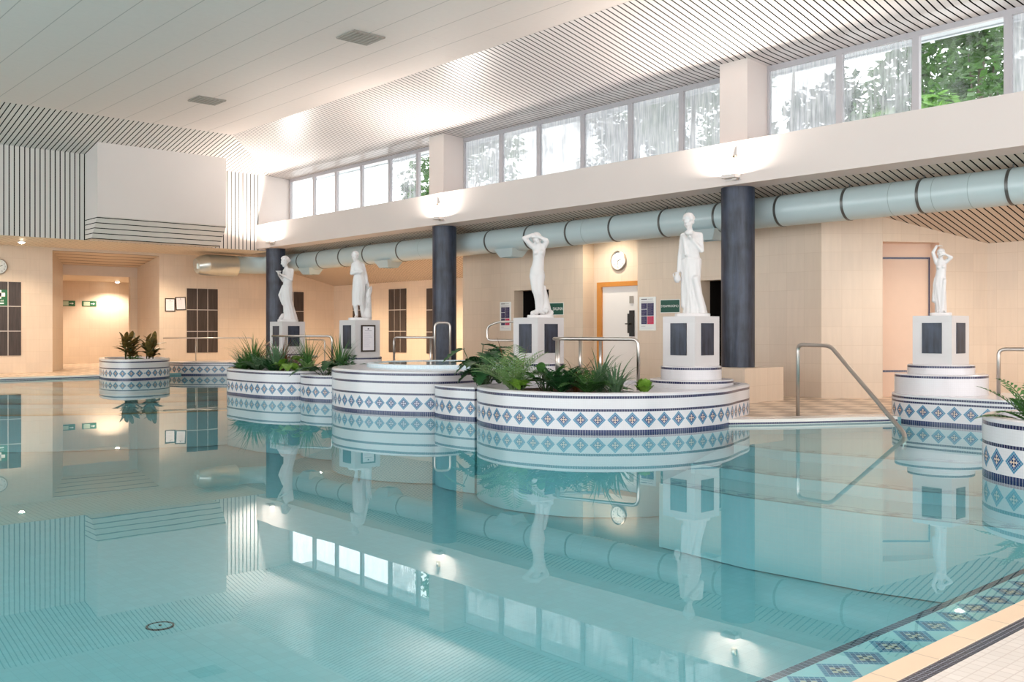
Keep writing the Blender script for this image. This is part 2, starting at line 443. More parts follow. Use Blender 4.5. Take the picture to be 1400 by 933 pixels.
# bulkhead box on the slat wall
b = MB()
x0, x1, y0, y1 = -25.65, XL, 8.57, 12.1
zt = 6.16
b.wall((x0, y0), (x0, y1), 4.22, zt); b.wall((x1, y0), (x0, y0), 4.22, zt + .05); b.wall((x0, y1), (x1, y1), 4.22, zt + .05)
b.k = 1
b.face([(-26.1, y0, 3.665), (-26.1, y1, 3.665), (x0, y1, 4.22), (x0, y0, 4.22)], [(y0, .0), (y1, .0), (y1, .72), (y0, .72)])
b.face([(x1, y0, 3.665), (-26.1, y0, 3.665), (x0, y0, 4.22), (x1, y0, 4.22)], [(0, .0), (.5, .0), (.95, .72), (0, .72)])
b.k = 0
b.face([(-26.1, y1, 3.665), (x1, y1, 3.665), (x1, y1, 4.22), (x0, y1, 4.22)])
b.face([(x1, y0, 3.665), (x1, y1, 3.665), (-26.1, y1, 3.665), (-26.1, y0, 3.665)])
struct(b.build('wall_bulkhead', [M_paint, M_slat_v]), 'white boxed bulkhead with slatted underside on the left wall', 'wall')
# soffit under the slat wall
b = MB(); b.flat([(XF, YN), (XL, YN), (XL, 14.0), (XF, 14.0)], 3.66, flip=True, sw=True)
struct(b.build('ceiling_left_soffit', M_slat_soffit), 'warm lit soffit under the left slat wall', 'ceiling')
# beam
b = MB(); b.box(XL, XR, 13.5, 14.05, 3.70, 4.42); b.box(XL, XR, 14.05, 14.75, 4.28, 4.42)
struct(b.build('beam', M_beam), 'long white beam under the clerestory windows', 'beam')
# lean-to slatted ceiling over the aisle
b = MB(); zl = lambda y: 3.79 - .239 * (y - 14.0)
pts = [(XF, 14.0, zl(14.0)), (XR, 14.0, zl(14.0)), (XR, 18.3, zl(18.3)), (XF, 18.3, zl(18.3))]
b.face(pts[::-1], [(p[0], p[1]) for p in pts[::-1]])
struct(b.build('ceiling_aisle', M_slat_aisle), 'sloping slatted ceiling over the back aisle', 'ceiling')
b = MB(); b.wall((XF, 14.06), (XR, 14.06), 3.70, 4.30)
struct(b.build('trim_1', M_beam))

# left far wall, with the splayed corridor entrance
b = MB()
b.wall((XF, YN), (XF, 8.63), .0, 3.72, YN); b.wall((XF, 11.75), (XF, YB), .0, 3.72, 11.75)
b.k = 1
b.wall((XF, 8.63), (-32, 9.64), .0, 3.6); b.wall((-32, 11.97), (XF, 11.75), .0, 3.6); b.wall((-32, 11.74), (-32, 11.97), .0, 3.02)
struct(b.build('wall_left_far', [M_tile, M_tile2]), 'cream tiled wall under the left soffit', 'wall')
b = MB(); pts = [(XF, 8.63, 3.58), (XF, 11.75, 3.58), (-32, 11.97, 3.34), (-32, 9.64, 3.34)]
b.face(pts, [(p[1], (XF - p[0])) for p in pts])
struct(b.build('ceiling_entrance_slats', slat_mat('entrance_slats', (.70, .56, .42), .5, .05, 'v', .5, .3, (.12, .08, .06))), 'slatted soffit of the corridor entrance', 'ceiling')
b = MB(); b.box(-32.15, -32, 9.64, 11.97, 3.02, 3.34); b.wall((XF, 8.63), (XF, 11.75), 3.58, 3.72)
struct(b.build('trim_2', plain('header_board', (.66, .55, .45), .5, .3)))
b = MB()
b.wall((-36.4, 6.5), (-36.4, 15.5), .0, 3.1, 6.5); b.wall((-32.15, 6.5), (-36.4, 6.5), 0, 3.1); b.wall((-36.4, 15.5), (-32.15, 15.5), 0, 3.1)
b.wall((-32.15, 9.64), (-32.15, 6.5), 0, 3.1); b.wall((-32.15, 15.5), (-32.15, 11.74), 0, 3.1); b.wall((-32.15, 11.74), (-32, 11.74), 0, 3.02)
struct(b.build('wall_corridor', M_tile), 'brightly lit cream tiled corridor wall', 'wall')
b = MB(); b.flat([(-36.4, 6.5), (-32.1, 6.5), (-32.1, 15.5), (-36.4, 15.5)], 3.05, flip=True)
struct(b.build('ceiling_corridor', M_soffit_plain), 'corridor ceiling', 'ceiling')

# back wall and the projecting block with sauna, door recess and steam room
b = MB(); b.wall((XF, YB), (-18.9, YB), 0, 3.1); b.wall((-7.23, YB), (XR, YB), 0, 3.1, 2)
struct(b.build('wall_back', M_tile), 'cream tiled back wall of the aisle', 'wall')
Y1 = 15.4; ZT = 3.62
b = MB()
def seg(a, c, z0=0., z1=ZT): b.wall((a, Y1), (c, Y1), z0, z1, a)
seg(-19.1, -17.15); seg(-17.15, -15.95, 2.21, ZT); seg(-15.95, -14.86)
seg(-13.27, -11.64); seg(-11.64, -10.5, 2.24, ZT); seg(-10.5, -9.02)
b.wall((-19.1, YB), (-19.1, Y1), 0, ZT)
b.wall((-9.02, Y1), (-8.29, 16.2), 0, ZT)
b.k = 1
b.wall((-14.86, Y1), (-14.86, 15.75), 0, ZT); b.wall((-13.27, 15.75), (-13.27, Y1), 0, ZT)
for xa, xb, zt in ((-17.15, -15.95, 2.21), (-11.64, -10.5, 2.24)):
    b.wall((xa, Y1), (xa, 15.7), 0, zt); b.wall((xb, 15.7), (xb, Y1), 0, zt); b.flat([(xa, Y1), (xb, Y1), (xb, 15.7), (xa, 15.7)], zt, flip=True)
b.k = 0
b.wall((-14.86, 15.75), (-13.27, 15.75), 2.32, ZT, -14.86); b.wall((-14.86, 15.75), (-14.68, 15.75), 0, 2.32, -14.86)
struct(b.build('wall_sauna_block', [M_tile, M_tile2]), 'cream tiled block wall with sauna and steam room openings', 'wall')
# rooms behind the two openings; their shade is painted as near-black walls
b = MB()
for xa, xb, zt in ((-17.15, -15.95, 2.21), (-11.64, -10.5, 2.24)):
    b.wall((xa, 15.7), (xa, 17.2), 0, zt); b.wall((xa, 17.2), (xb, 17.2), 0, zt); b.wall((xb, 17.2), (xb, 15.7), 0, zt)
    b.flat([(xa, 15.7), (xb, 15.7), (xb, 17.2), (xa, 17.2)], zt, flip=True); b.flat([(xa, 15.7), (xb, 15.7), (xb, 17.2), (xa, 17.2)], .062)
struct(b.build('wall_dark_rooms', M_dark), 'room interior behind the openings, its shade painted black', 'wall')
# angled shower niche wall
A = Vector((-8.29, 16.2)); B = Vector((-7.23, 18.0)); d = (B - A).normalized(); nn = Vector((-d.y, d.x))
if nn.x > 0: nn = -nn
C = A + d * 1.12; A2 = A + nn * .45; C2 = C + nn * .25
b = MB()
b.wall(A, C, 2.83, 3.4); b.wall(C, B, 0, 3.4, 1.12)
b.k = 1; b.wall(A2, C2, 0, 2.83); b.wall(C2, C, 0, 2.83); b.wall(A, A2, 0, 2.83)
b.face([(A.x, A.y, 2.83), (C.x, C.y, 2.83), (C2.x, C2.y, 2.83), (A2.x, A2.y, 2.83)])
b.k = 2
o_ = -nn * .012
def strip(p, q, z0, z1): b.wall(p + o_, q + o_, z0, z1)
strip(A2, C2 - d * .02, 2.55, 2.585); strip(C2 - d * .055, C2 - d * .02, .06, 2.585); strip(A2, C2 - d * .02, .50, .535)
struct(b.build('wall_shower_niche', [M_tile, plain('niche_pink_tile', (.72, .53, .41), .4, .4, var=.03), M_navy]), 'angled tiled wall with a navy edged shower niche', 'wall')

# ------------------------------------------------------------------ columns, pilasters
for i, x in enumerate((-26.15, -17.93, -9.72)):
    b = MB(); n = 40; zb = .63 if i == 2 else .06
    b.rings([[(x + .283 * math.cos(2 * PI * k / n), 13.9 + .283 * math.sin(2 * PI * k / n), z) for k in range(n)] for z in (zb, 3.74)])
    for f, (fc, uvs) in enumerate(zip(b.f, b.uv)):
        if f < n: b.uv[f] = [(f / n * 1.78, zb), ((f + 1) / n * 1.78, zb), ((f + 1) / n * 1.78, 3.74), (f / n * 1.78, 3.74)]
    t = thing('column', ['round dark slate column at the far left end of the beam, behind the first statue', 'round dark slate column in the middle, behind the spa', 'round dark slate column on a cream tiled plinth, nearest the camera'][i], 'column', (x, 13.9, .06), group=None)
    o = b.build('shaft', M_slate, t); auto_smooth(o)
    if i == 2:
        q = MB(); q.box(-10.33, -9.19, 13.33, 14.47, .06, .63); q.build('plinth', M_tile, t)
    xp = (None, -18.66, -10.17)[i]
    if xp:
        q = MB(); q.box(xp, xp + .57, 14.0, 14.75, 4.42, 6.02)
        struct(q.build('pilaster', M_beam), 'white pier between two runs of clerestory windows', 'pier')

# ------------------------------------------------------------------ clerestory windows
bays = [[-26.58, -25.16, -23.91, -22.59, -21.23, -19.97, -18.64], [-18.10, -16.72, -15.46, -14.11, -12.78, -11.5, -10.15], [-9.62, -8.23, -6.94, -5.58, -4.25, -2.95, -1.62, -.3]]
wi = 0
gsel = [[3, 3, 3, 3, 2, 3], [0, 1, 0, 0, 0, 1], [1, 2, 3, 0, 1, 0, 0]]
for bi, bay in enumerate(bays):
    for k in range(len(bay) - 1):
        wi += 1; xa, xb = bay[k], bay[k + 1]; z0, z1 = 4.42, 5.90; fw = .055; ya, yb = 14.60, 14.68
        b = MB()
        b.box(xa, xa + fw, ya, yb, z0, z1); b.box(xb - fw, xb, ya, yb, z0, z1)
        b.box(xa + fw, xb - fw, ya, yb, z1 - .09, z1); b.box(xa + fw, xb - fw, ya, yb, z0, z0 + .06)
        w = struct(b.build('window_%d' % wi, M_frame), 'grey framed clerestory window', 'window')
        g = MB(); g.wall((xa + fw, 14.645), (xb - fw, 14.645), z0 + .06, z1 - .09, xa)
        g.build('glass_pane', M_gl[gsel[bi][k]], w)
b = MB()
b.box(XL - .3, XR, 14.75, 15.7, 6.05, 6.12); b.box(XL - .3, XR, 15.66, 15.74, 6.03, 6.2)
struct(b.build('trim_3', plain('eaves_board', (.60, .68, .74), .5, .3)), 'pale eaves board outside the windows', 'eaves')
# ------------------------------------------------------------------ floors
DZ = .06
deck = [(-26.5, YN), (-26.5, 9.6), (-26.6, 11.0), (-25.4, 12.6), (-20, 12.6), (-10.4, 12.6), (-8.9, 11.9), (-7.70, 10.65), (-7.09, 11.47), (-6.37, 12.82), (-6.0, 13.2), (XR, 13.2), (XR, 18.3), (-36.6, 18.3), (-36.6, YN)]
b = MB(); b.k = 1; b.prism(deck, -1.1, DZ, 1, 0)
struct(b.build('floor', [M_floor, M_poolw]), 'beige chequered tile pool surround', 'floor')
M_cop = mosaic_mat('white_coping', lines=[(.005, .03)], base=(.80, .74, .68))
def offset_strip(line, w, z, name, mat):
    """coping strip along a polyline, its inner edge offset to the left-hand side by w"""
    L = [Vector(p) for p in line]; I = []
    for i, p in enumerate(L):
        t = (L[min(i + 1, len(L) - 1)] - L[max(i - 1, 0)]).normalized(); I.append(p + Vector((-t.y, t.x)) * w)
    poly = [tuple(p) for p in L] + [tuple(p) for p in I[::-1]]
    b = MB(); b.prism(poly, -.05, z); return struct(b.build(name, mat), 'white tiled pool coping', 'coping')
offset_strip([(-7.63, 10.54), (-7.06, 11.42), (-6.33, 12.79)], .36, .072, 'trim_4', M_cop)
offset_strip([(-26.46, 8.9), (-26.46, YN)][::-1], .30, .072, 'trim_5', M_cop)
# near deck with beige coping, drain strip and white mosaic
b = MB()
b.prism([(-1.632, YN), (-1.538, YN), (-1.538, 14), (-1.632, 14)], -1.1, .08, 0, 0)
for fi in range(len(b.f)):
    b.uv[fi] = [(p[1] if abs(p[2] - .08) < .01 else p[0], b.v[i][1]) for p, i in zip([b.v[i] for i in b.f[fi]], b.f[fi])]
    b.uv[fi] = [(b.v[i][0] + 40, b.v[i][1]) for i in b.f[fi]]
struct(b.build('trim_6', M_copbeige), 'beige tiled coping along the near pool edge', 'coping')
b = MB(); b.prism([(-1.538, YN), (-1.475, YN), (-1.475, 14), (-1.538, 14)], -1.1, .076)
struct(b.build('trim_7', tile_mat('navy_drain_strip', (.03, .03, .055), .02, .02, .003, grout=(.22, .22, .26), grain=.5, rough=.12, gv=(70, 70, 1), cell=1.0)), 'navy mosaic drain strip in the near deck', 'drain')
b = MB(); b.prism([(-1.475, YN), (XR, YN), (XR, 14), (-1.475, 14)], -1.1, .08)
struct(b.build('floor_near_deck', tile_mat('near_deck_mosaic', (.73, .655, .59), .05, .05, .005, grout=(.6, .52, .46), grain=.05, rough=.16, gv=(3, 3, 1), cell=.08)), 'pale glossy mosaic deck in the near corner', 'floor')

# ------------------------------------------------------------------ pool basin
b = MB(); b.flat([(-27, YN), (-1.6, YN), (-1.6, 13.4), (-27, 13.4)], -1.05)
struct(b.build('floor_pool_basin', M_pool), 'pale aqua mosaic pool floor', 'pool floor')
M_ledge = mosaic_mat('ledge_mosaic', dia=(.262, .10, .205), lines=[(.362, .405), (.12, .13)], base=(.42, .60, .62), tile=.05)
b = MB(); b.prism([(-2.035, YN), (-1.63, YN), (-1.63, 13), (-2.035, 13)], -1.04, -.04)
for fi in range(len(b.f)): b.uv[fi] = [(b.v[i][1] + 40, -1.63 - b.v[i][0]) for i in b.f[fi]]
struct(b.build('trim_8', M_ledge), 'underwater ledge with blue diamonds along the near edge', 'ledge')
# right entry steps, each with a diamond nosing
M_tread = mosaic_mat('tread_mosaic', base=(.36, .54, .57), tile=.05)
M_nose = mosaic_mat('step_nosing', dia=(.10, .08, .30), lines=[(.0, .026), (.174, .2)], base=(.36, .54, .56), tile=.05, peach=(.10, .26, .32), row=(.05, .17, .22), fade=.45)
def tread(line, back, z, nm):
    b = MB(); b.prism(line + back[::-1], -1.04, z, 0, 0)
    L = [Vector(p) for p in line]; u = 0; I = []
    for i, p in enumerate(L):
        t = (L[min(i + 1, len(L) - 1)] - L[max(i - 1, 0)]).normalized(); nrm = Vector((-t.y, t.x))
        if (Vector(back[0]) - L[0]).dot(nrm) < 0: nrm = -nrm
        I.append(p + nrm * .2)
    b.k = 1
    for i in range(len(L) - 1):
        l = (L[i + 1] - L[i]).length
        b.face([(*L[i], z + .004), (*L[i + 1], z + .004), (*I[i + 1], z + .004), (*I[i], z + .004)], [(u, 0), (u + l, 0), (u + l, .2), (u, .2)]); u += l
    return struct(b.build(nm, [M_tread, M_nose]), 'underwater pool step with a diamond nosing', 'step')
bk = [(-7.7, 10.9), (-7.0, 11.8), (-6.3, 13.0), (-4.0, 13.0), (-2.2, 13.0)]
tread([(-6.95, 8.85 + 1.0), (-6.2, 9.75), (-5.05, 9.95), (-3.6, 10.6), (-2.2, 11.2)], bk, -.14, 'trim_9')
tread([(-6.75, 8.75), (-5.6, 8.65), (-4.3, 8.75), (-3.2, 9.1), (-2.2, 9.6)], bk, -.25, 'trim_10')
tread([(-6.55, 7.95), (-5.4, 7.85), (-4.2, 7.95), (-3.2, 8.2), (-2.2, 8.6)], bk, -.36, 'trim_11')
# left curved steps
M_navyline = plain('navy_step_line', (.03, .05, .10), .4)
M_nose2 = mosaic_mat('tan_nosing', lines=[(.0, .05)], base=(.45, .5, .45), tile=.05)
def ltread(r, z, nm):
    pts = [(-26.6 + r * math.cos(a) * 1.0, 10.5 + r * 1.05 * math.sin(a)) for a in [rad(-88 + 6 * k) for k in range(15)]]
    b = MB(); b.prism(pts + [(-26.6, 10.5)], -1.04, z, 0, 0); b.k = 1; u = 0
    for i in range(len(pts) - 1):
        p, q = Vector(pts[i]), Vector(pts[i + 1]); c = Vector((-26.6, 10.5)); l = (q - p).length
        pi_, qi = p + (c - p).normalized() * .28, q + (c - q).normalized() * .28
        b.face([(*p, z + .004), (*q, z + .004), (*qi, z + .004), (*pi_, z + .004)], [(u, 0), (u + l, 0), (u + l, .28), (u, .28)]); u += l
    return struct(b.build(nm, [M_tread, M_nosing if int(nm[-1]) % 2 else M_navyline]), 'curved underwater pool step', 'step')
for k, (r, z) in enumerate(((3.6, -.12), (5.2, -.2), (6.8, -.28), (8.6, -.36))): ltread(r, z, 'trim_%d' % (12 + k))

w = MB(); w.flat([(-27, YN), (-1.7, YN), (-1.7, 13.4), (-27, 13.4)], 0)
o = w.build('water', M_water); tag(o, 'still turquoise pool water mirroring the hall', 'water', kind='stuff')

d_ = thing('pool_drain', 'round drain ring on the pool floor at lower left', 'drain', (-7.39, 2.94, -1.05))
b = MB(); b.rings([[(r * math.cos(2 * PI * k / 40), r * math.sin(2 * PI * k / 40), z) for k in range(40)] for r, z in ((.105, 0), (.105, .010), (.092, .010), (.092, 0))], cap=False); b.build('ring', M_black, d_, local=True)
b = MB(); b.lathe([(.09, .001), (.09, .006), (0.001, .008)], n=32); b.build('cover', M_poolw, d_, local=True)
b = MB(); b.lathe([(.012, .008), (.012, .014), (.001, .015)], n=12); b.build('screw', M_black, d_, local=True)

# ------------------------------------------------------------------ islands
DIA = (.155, .098, .212)
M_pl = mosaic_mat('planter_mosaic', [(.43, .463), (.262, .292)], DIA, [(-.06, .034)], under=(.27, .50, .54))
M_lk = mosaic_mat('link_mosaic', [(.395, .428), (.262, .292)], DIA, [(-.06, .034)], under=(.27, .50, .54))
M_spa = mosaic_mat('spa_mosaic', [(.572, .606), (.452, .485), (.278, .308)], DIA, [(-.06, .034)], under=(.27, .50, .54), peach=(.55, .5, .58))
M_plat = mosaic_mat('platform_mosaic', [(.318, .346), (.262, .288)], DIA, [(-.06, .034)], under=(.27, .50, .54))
M_tier1 = mosaic_mat('tier_mosaic_low', [(.50, .53)])
M_tier2 = mosaic_mat('tier_mosaic_high', [(.690, .722)])
M_tier1b = mosaic_mat('tier_mosaic_low_right', [(.60, .63)])
def planter(label, outline, zt, mat, group, rim=.13, soil=True):
    cx = sum(p[0] for p in outline) / len(outline); cy = sum(p[1] for p in outline) / len(outline)
    t = thing('pool_planter', label, 'planter', (cx, cy, 0), group=group)
    n = len(outline); A = sum(outline[i][0] * outline[(i + 1) % n][1] - outline[(i + 1) % n][0] * outline[i][1] for i in range(n))
    if A < 0: outline = outline[::-1]
    inn = inset(outline, rim); b = MB(); u = 0
    for i in range(n):
        b.wall(outline[i], outline[(i + 1) % n], -1.04, zt - .012, u); u += math.hypot(outline[(i + 1) % n][0] - outline[i][0], outline[(i + 1) % n][1] - outline[i][1])
    o = b.build('wall', mat, t, merge=True); auto_smooth(o, 50)
    b = MB(); mid = inset(outline, .02)
    R3 = lambda poly, z: [(x, y, z) for x, y in poly]
    b.rings([R3(outline, zt - .012), R3(mid, zt), R3(inn, zt), R3(inn, zt - .12)], cap=False)
    for fi in range(len(b.f)): b.uv[fi] = [(b.v[i][0], b.v[i][1]) for i in b.f[fi]]
    b.build('rim', M_rim, t)
    if soil:
        b = MB(); pts = inset(outline, rim - .005); c = Vector((cx, cy)); rr = []
        for f in (1, .75, .5, .25): rr.append([(c.x + (x - c.x) * f, c.y + (y - c.y) * f, zt - .09 + .02 * (1 - f) + R.uniform(-.012, .012)) for x, y in pts])
        b.rings(rr); b.build('soil', M_soil, t, smooth=True)
    return t
G1 = 'white mosaic planters standing in the pool'
A_out = catmull([(-24.78, 9.4), (-24.86, 8.92), (-25.5, 8.72), (-26.5, 8.9), (-27.4, 9.3), (-27.6, 10.0), (-27.2, 10.5), (-26.3, 10.65), (-25.4, 10.35), (-24.95, 9.9)], 8)
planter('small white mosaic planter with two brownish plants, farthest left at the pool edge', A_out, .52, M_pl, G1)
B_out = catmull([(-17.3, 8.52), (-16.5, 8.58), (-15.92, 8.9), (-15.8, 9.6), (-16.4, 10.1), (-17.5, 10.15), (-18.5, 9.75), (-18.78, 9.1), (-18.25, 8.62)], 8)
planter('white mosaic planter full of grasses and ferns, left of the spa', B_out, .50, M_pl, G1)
sc_ = (-12.9, 10.18)
D_out = catmull([(-10.42, 8.72), (-10.05, 8.38), (-9.44, 8.17), (-8.91, 8.2), (-8.33, 8.41), (-7.88, 8.85), (-7.64, 9.25), (-7.5, 9.8), (-7.53, 10.46), (-7.76, 11.1), (-8.1, 11.85), (-8.8, 12.1), (-9.5, 11.9), (-10.0, 11.0), (-10.4, 10.0), (-10.55, 9.3)], 7)
def inside(p, poly):
    c = False; n = len(poly)
    for i in range(n):
        a, b_ = poly[i], poly[(i + 1) % n]
        if (a[1] > p[1]) != (b_[1] > p[1]) and p[0] < (b_[0] - a[0]) * (p[1] - a[1]) / (b_[1] - a[1]) + a[0]: c = not c
    return c
def clear_of(poly, others):
    """push outline points that fall inside a neighbour back onto its edge"""
    out = []
    for p in poly:
        for o_ in others:
            if inside(p, o_): p = min(o_, key=lambda q: (q[0] - p[0]) ** 2 + (q[1] - p[1]) ** 2)
        if not out or (out[-1][0] - p[0]) ** 2 + (out[-1][1] - p[1]) ** 2 > .0016: out.append(p)
    return out
SPA_O = circ(*sc_, 2.06, 120)
L_out = [(-15.86, 8.93), (-15.65, 8.84), (-15.42, 8.80), (-15.15, 8.83), (-14.92, 8.91), (-14.75, 9.05), (-14.84, 9.5), (-14.97, 9.95), (-15.1, 10.2), (-15.7, 10.1), (-15.73, 9.6), (-15.78, 9.2)]
DX = inset(D_out, -.02)
arc_ = [p for p in circ(-10.85, 9.92, 1.37, 160) if p[1] < 9.9 and not inside(p, SPA_O) and not inside(p, DX)]
arc_.sort(key=lambda p: p[0])
dside = sorted([p for p in DX if p[0] < -10.3 and arc_[-1][1] + .05 < p[1] < 9.9], key=lambda p: p[1])
sside = sorted([p for p in SPA_O if p[0] > -11.9 and arc_[0][1] + .05 < p[1] < 9.9], key=lambda p: -p[1])
M2_out = arc_ + dside + sside
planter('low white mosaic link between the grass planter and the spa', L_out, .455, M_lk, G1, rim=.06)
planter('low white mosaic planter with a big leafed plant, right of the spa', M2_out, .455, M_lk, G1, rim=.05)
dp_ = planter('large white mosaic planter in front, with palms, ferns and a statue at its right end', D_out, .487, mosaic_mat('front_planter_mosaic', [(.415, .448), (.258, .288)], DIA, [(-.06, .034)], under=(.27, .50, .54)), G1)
def half(poly, c, n):
    out = []
    for i in range(len(poly)):
        p, q = poly[i], poly[(i + 1) % len(poly)]; a = (p[0] - c[0]) * n[0] + (p[1] - c[1]) * n[1]; b_ = (q[0] - c[0]) * n[0] + (q[1] - c[1]) * n[1]
        if a > 0: out.append(p)
        if a * b_ < 0: t_ = a / (a - b_); out.append((p[0] + (q[0] - p[0]) * t_, p[1] + (q[1] - p[1]) * t_))
    return out
b = MB(); b.prism(half(inset(D_out, .10), (-8.05, 9.62), (.35, .94)), .34, .435); b.build('ledge', M_rim, dp_)
F_out = circ(-2.8, 9.22, .88, 64, .3)
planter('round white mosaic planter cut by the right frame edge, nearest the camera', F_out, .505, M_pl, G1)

t = thing('spa_pool', 'raised round white mosaic spa between the planters', 'spa', (*sc_, 0))
def spa_r(a):
    a = (a - 20 + 180) % 360 - 180                     # flattened on the side of the middle pedestal
    f = min(1, max(0, (abs(a) - 22) / 48)); f = f * f * (3 - 2 * f); return 1.18 + (2.03 - 1.18) * f
ou = [(sc_[0] + spa_r(60 + 3 * k) * math.cos(rad(60 + 3 * k)), sc_[1] + spa_r(60 + 3 * k) * math.sin(rad(60 + 3 * k))) for k in range(120)]
b = MB(); u = 0
for i in range(120):
    b.wall(ou[i], ou[(i + 1) % 120], -1.04, .63, u); u += math.hypot(ou[(i + 1) % 120][0] - ou[i][0], ou[(i + 1) % 120][1] - ou[i][1])
o = b.build('wall', M_spa, t, merge=True); auto_smooth(o, 50)
P3 = lambda pl, z: [(x, y, z) for x, y in pl]
lc = (-13.1, 10.2); lr = lambda r: circ(*lc, r, 120, rad(60))
b = MB(); b.rings([P3(ou, .63), P3(inset(ou, .02), .642), P3(lr(1.30), .642)], cap=False)
for fi in range(len(b.f)): b.uv[fi] = [(b.v[i][0], b.v[i][1]) for i in b.f[fi]]
b.build('rim', M_rim, t)
b = MB(); u = 0; lp = lr(1.36)
for i in range(120): b.wall(lp[i], lp[(i + 1) % 120], .64, .70, u); u += 2 * PI * 1.36 / 120
b.rings([P3(lr(1.36), .70), P3(lr(1.34), .708), P3(lr(1.25), .708), P3(lr(1.23), .70), P3(lr(1.23), .25)], cap=False); b.flat(lr(1.23), .25)
for fi in range(120, len(b.f)): b.uv[fi] = [(b.v[i][0], b.v[i][1]) for i in b.f[fi]]
b.build('lip', M_spablue, t)
b = MB(); b.flat(lr(1.235), .695); b.build('spa_water', M_spawater, t)

# raised platform behind the islands, walkway on the right
plat = [(-26.43, 11.16), (-25.4, 12.32), (-22.6, 12.4), (-21.2, 10.6), (-20.0, 10.0), (-18.5, 9.75), (-14.5, 9.6), (-10.0, 9.7), (-8.6, 11.7), (-9.6, 12.9), (-20, 13.25), (-27.4, 13.25), (-27.5, 10.9)]
b = MB(); b.prism(plat, -1.04, .36, 0, 1, u0=.05)
struct(b.build('floor_platform', [M_plat, M_rim]), 'raised white mosaic platform behind the planters', 'platform')
E_out = catmull([(-6.66, 14.3), (-6.72, 13.7), (-6.62, 13.2), (-6.2, 12.80), (-5.6, 12.74)], 8, False) + [(XR, 12.74), (XR, 14.3)]
b = MB(); b.prism(E_out, -1.04, .37, 0, 1, u0=.06); o = b.build('floor_walkway', [M_plat, M_rim], merge=True)
struct(o, 'raised white mosaic walkway at the right', 'walkway')

# ------------------------------------------------------------------ pedestals
def pedestal(c, label, s, z0, zt1, zt2, ztop, m1, m2, g='statue pedestals'):
    t = thing('pedestal', label, 'pedestal', (*c, z0), group=g)
    for r, za, zb, m in ((.61, z0, zt1, m1), (.44, zt1, zt2, m2)) if zt1 else ((.42, z0, zt2, m2),):
        b = MB(); n = 64; pl = circ(*c, r, n)
        for i in range(n): b.wall(pl[i], pl[(i + 1) % n], za, zb - .012, i * 2 * PI * r / n)
        k = len(b.f)
        b.rings([[(x, y, zb - .012) for x, y in pl], [(x, y, zb) for x, y in circ(*c, r - .012, n)]], cap=False); b.flat(circ(*c, r - .012, n), zb)
        for fi in range(k, len(b.f)): b.uv[fi] = [(b.v[i][0], b.v[i][1] + 50) for i in b.f[fi]]
        o = b.build('tier', m, t, merge=True); auto_smooth(o, 40)
    h = s / 2; x, y = c
    b = MB(); b.box(x - h, x + h, y - h, y + h, zt2, ztop); b.build('block', M_pedtile, t)
    pw = s * .5 / 2; za, zb = zt2 + .16, ztop - .10
    for (dx, dy) in ((0, -1), (1, 0), (0, 1), (-1, 0)):
        cx, cy = x + dx * (h + .002), y + dy * (h + .002)
        q = MB()
        if dx == 0: q.box(cx - pw, cx + pw, cy - .008, cy + .008, za, zb)
        else: q.box(cx - .008, cx + .008, cy - pw, cy + pw, za, zb)
        plab(q.build('slate_panel', M_slate, t), 'dark slate panel set into the pedestal face')
    return t
SP = [(-20.0, 10.93), (-16.34, 10.53), (-11.34, 10.72), (-8.76, 11.36), (-6.08, 13.56)]
pl_ = ['white tiled pedestal under the farthest left statue', 'white tiled pedestal carrying a framed notice, second from the left', 'white tiled pedestal in the middle, in front of the sauna opening', 'white tiled pedestal on round tiers in the front planter', 'white tiled pedestal on the right walkway']
for i, c in enumerate(SP):
    if i < 4: pedestal(c, pl_[i], .58, [.36, .36, .36, .435][i], None if i == 2 else .545, .735, 1.46, M_tier1, M_tier2)
    else: pedestal(c, pl_[i], .55, .37, .645, .775, 1.46, M_tier1b, mosaic_mat('tier_mosaic_high_right', [(.735, .765)]))

# ------------------------------------------------------------------ rails
def fillet(path, r=.09, n=5):
    P = [Vector(p) for p in path]; out = [P[0]]
    for i in range(1, len(P) - 1):
        a, b_, c = P[i - 1], P[i], P[i + 1]; k = min(r, (a - b_).length * .45, (c - b_).length * .45)
        s, e = b_ + (a - b_).normalized() * k, b_ + (c - b_).normalized() * k
        for j in range(n + 1):
            q = j / n; out.append(s * (1 - q) ** 2 + b_ * 2 * q * (1 - q) + e * q * q)
    return out + [P[-1]]
def rail(label, top, posts, r=.021, group='stainless handrails', extra=()):
    t = thing('handrail', label, 'handrail', (top[0][0], top[0][1], min(p[2] for p in top)), group=group)
    b = MB(); b.tube(fillet(top), r, 10); b.build('top_rail', M_steel, t, smooth=True)
    for (x, y, z0, z1) in posts:
        b = MB(); b.tube([(x, y, z0), (x, y, z1)], r * .95, 10); b.lathe([(r * 2, 0), (r * 2, .012), (r, .02)], (x, y, z0), 14)
        b.build('post', M_steel, t, smooth=True)
    for e in extra:
        b = MB(); b.tube(fillet(e), r * .9, 10); b.build('lower_rail', M_steel, t, smooth=True)
    return t
rail('thin handrail on the far left platform, in front of the dark wall panel', [(-27.3, 10.95, 1.04), (-26.15, 13.15, 1.04), (-26.15, 13.15, .36)], [(-26.9, 11.75, .36, 1.03)], .019)
rail('handrail behind the grass planter, in front of the first pedestal', [(-18.55, 9.78, 1.14), (-17.8, 9.86, 1.14), (-17.0, 10.3, 1.14), (-17.0, 10.3, .36)], [(-18.05, 9.84, .36, 1.13)], .024, extra=[[(-18.0, 9.95, .72), (-17.5, 10.25, .72)]])
rail('far handrail with a sloping end, between the first two pedestals', [(-24.6, 12.75, .84), (-24.2, 12.8, 1.02), (-21.4, 12.75, 1.02), (-21.4, 12.75, .36)], [(-23.0, 12.75, .36, 1.01)], .02)
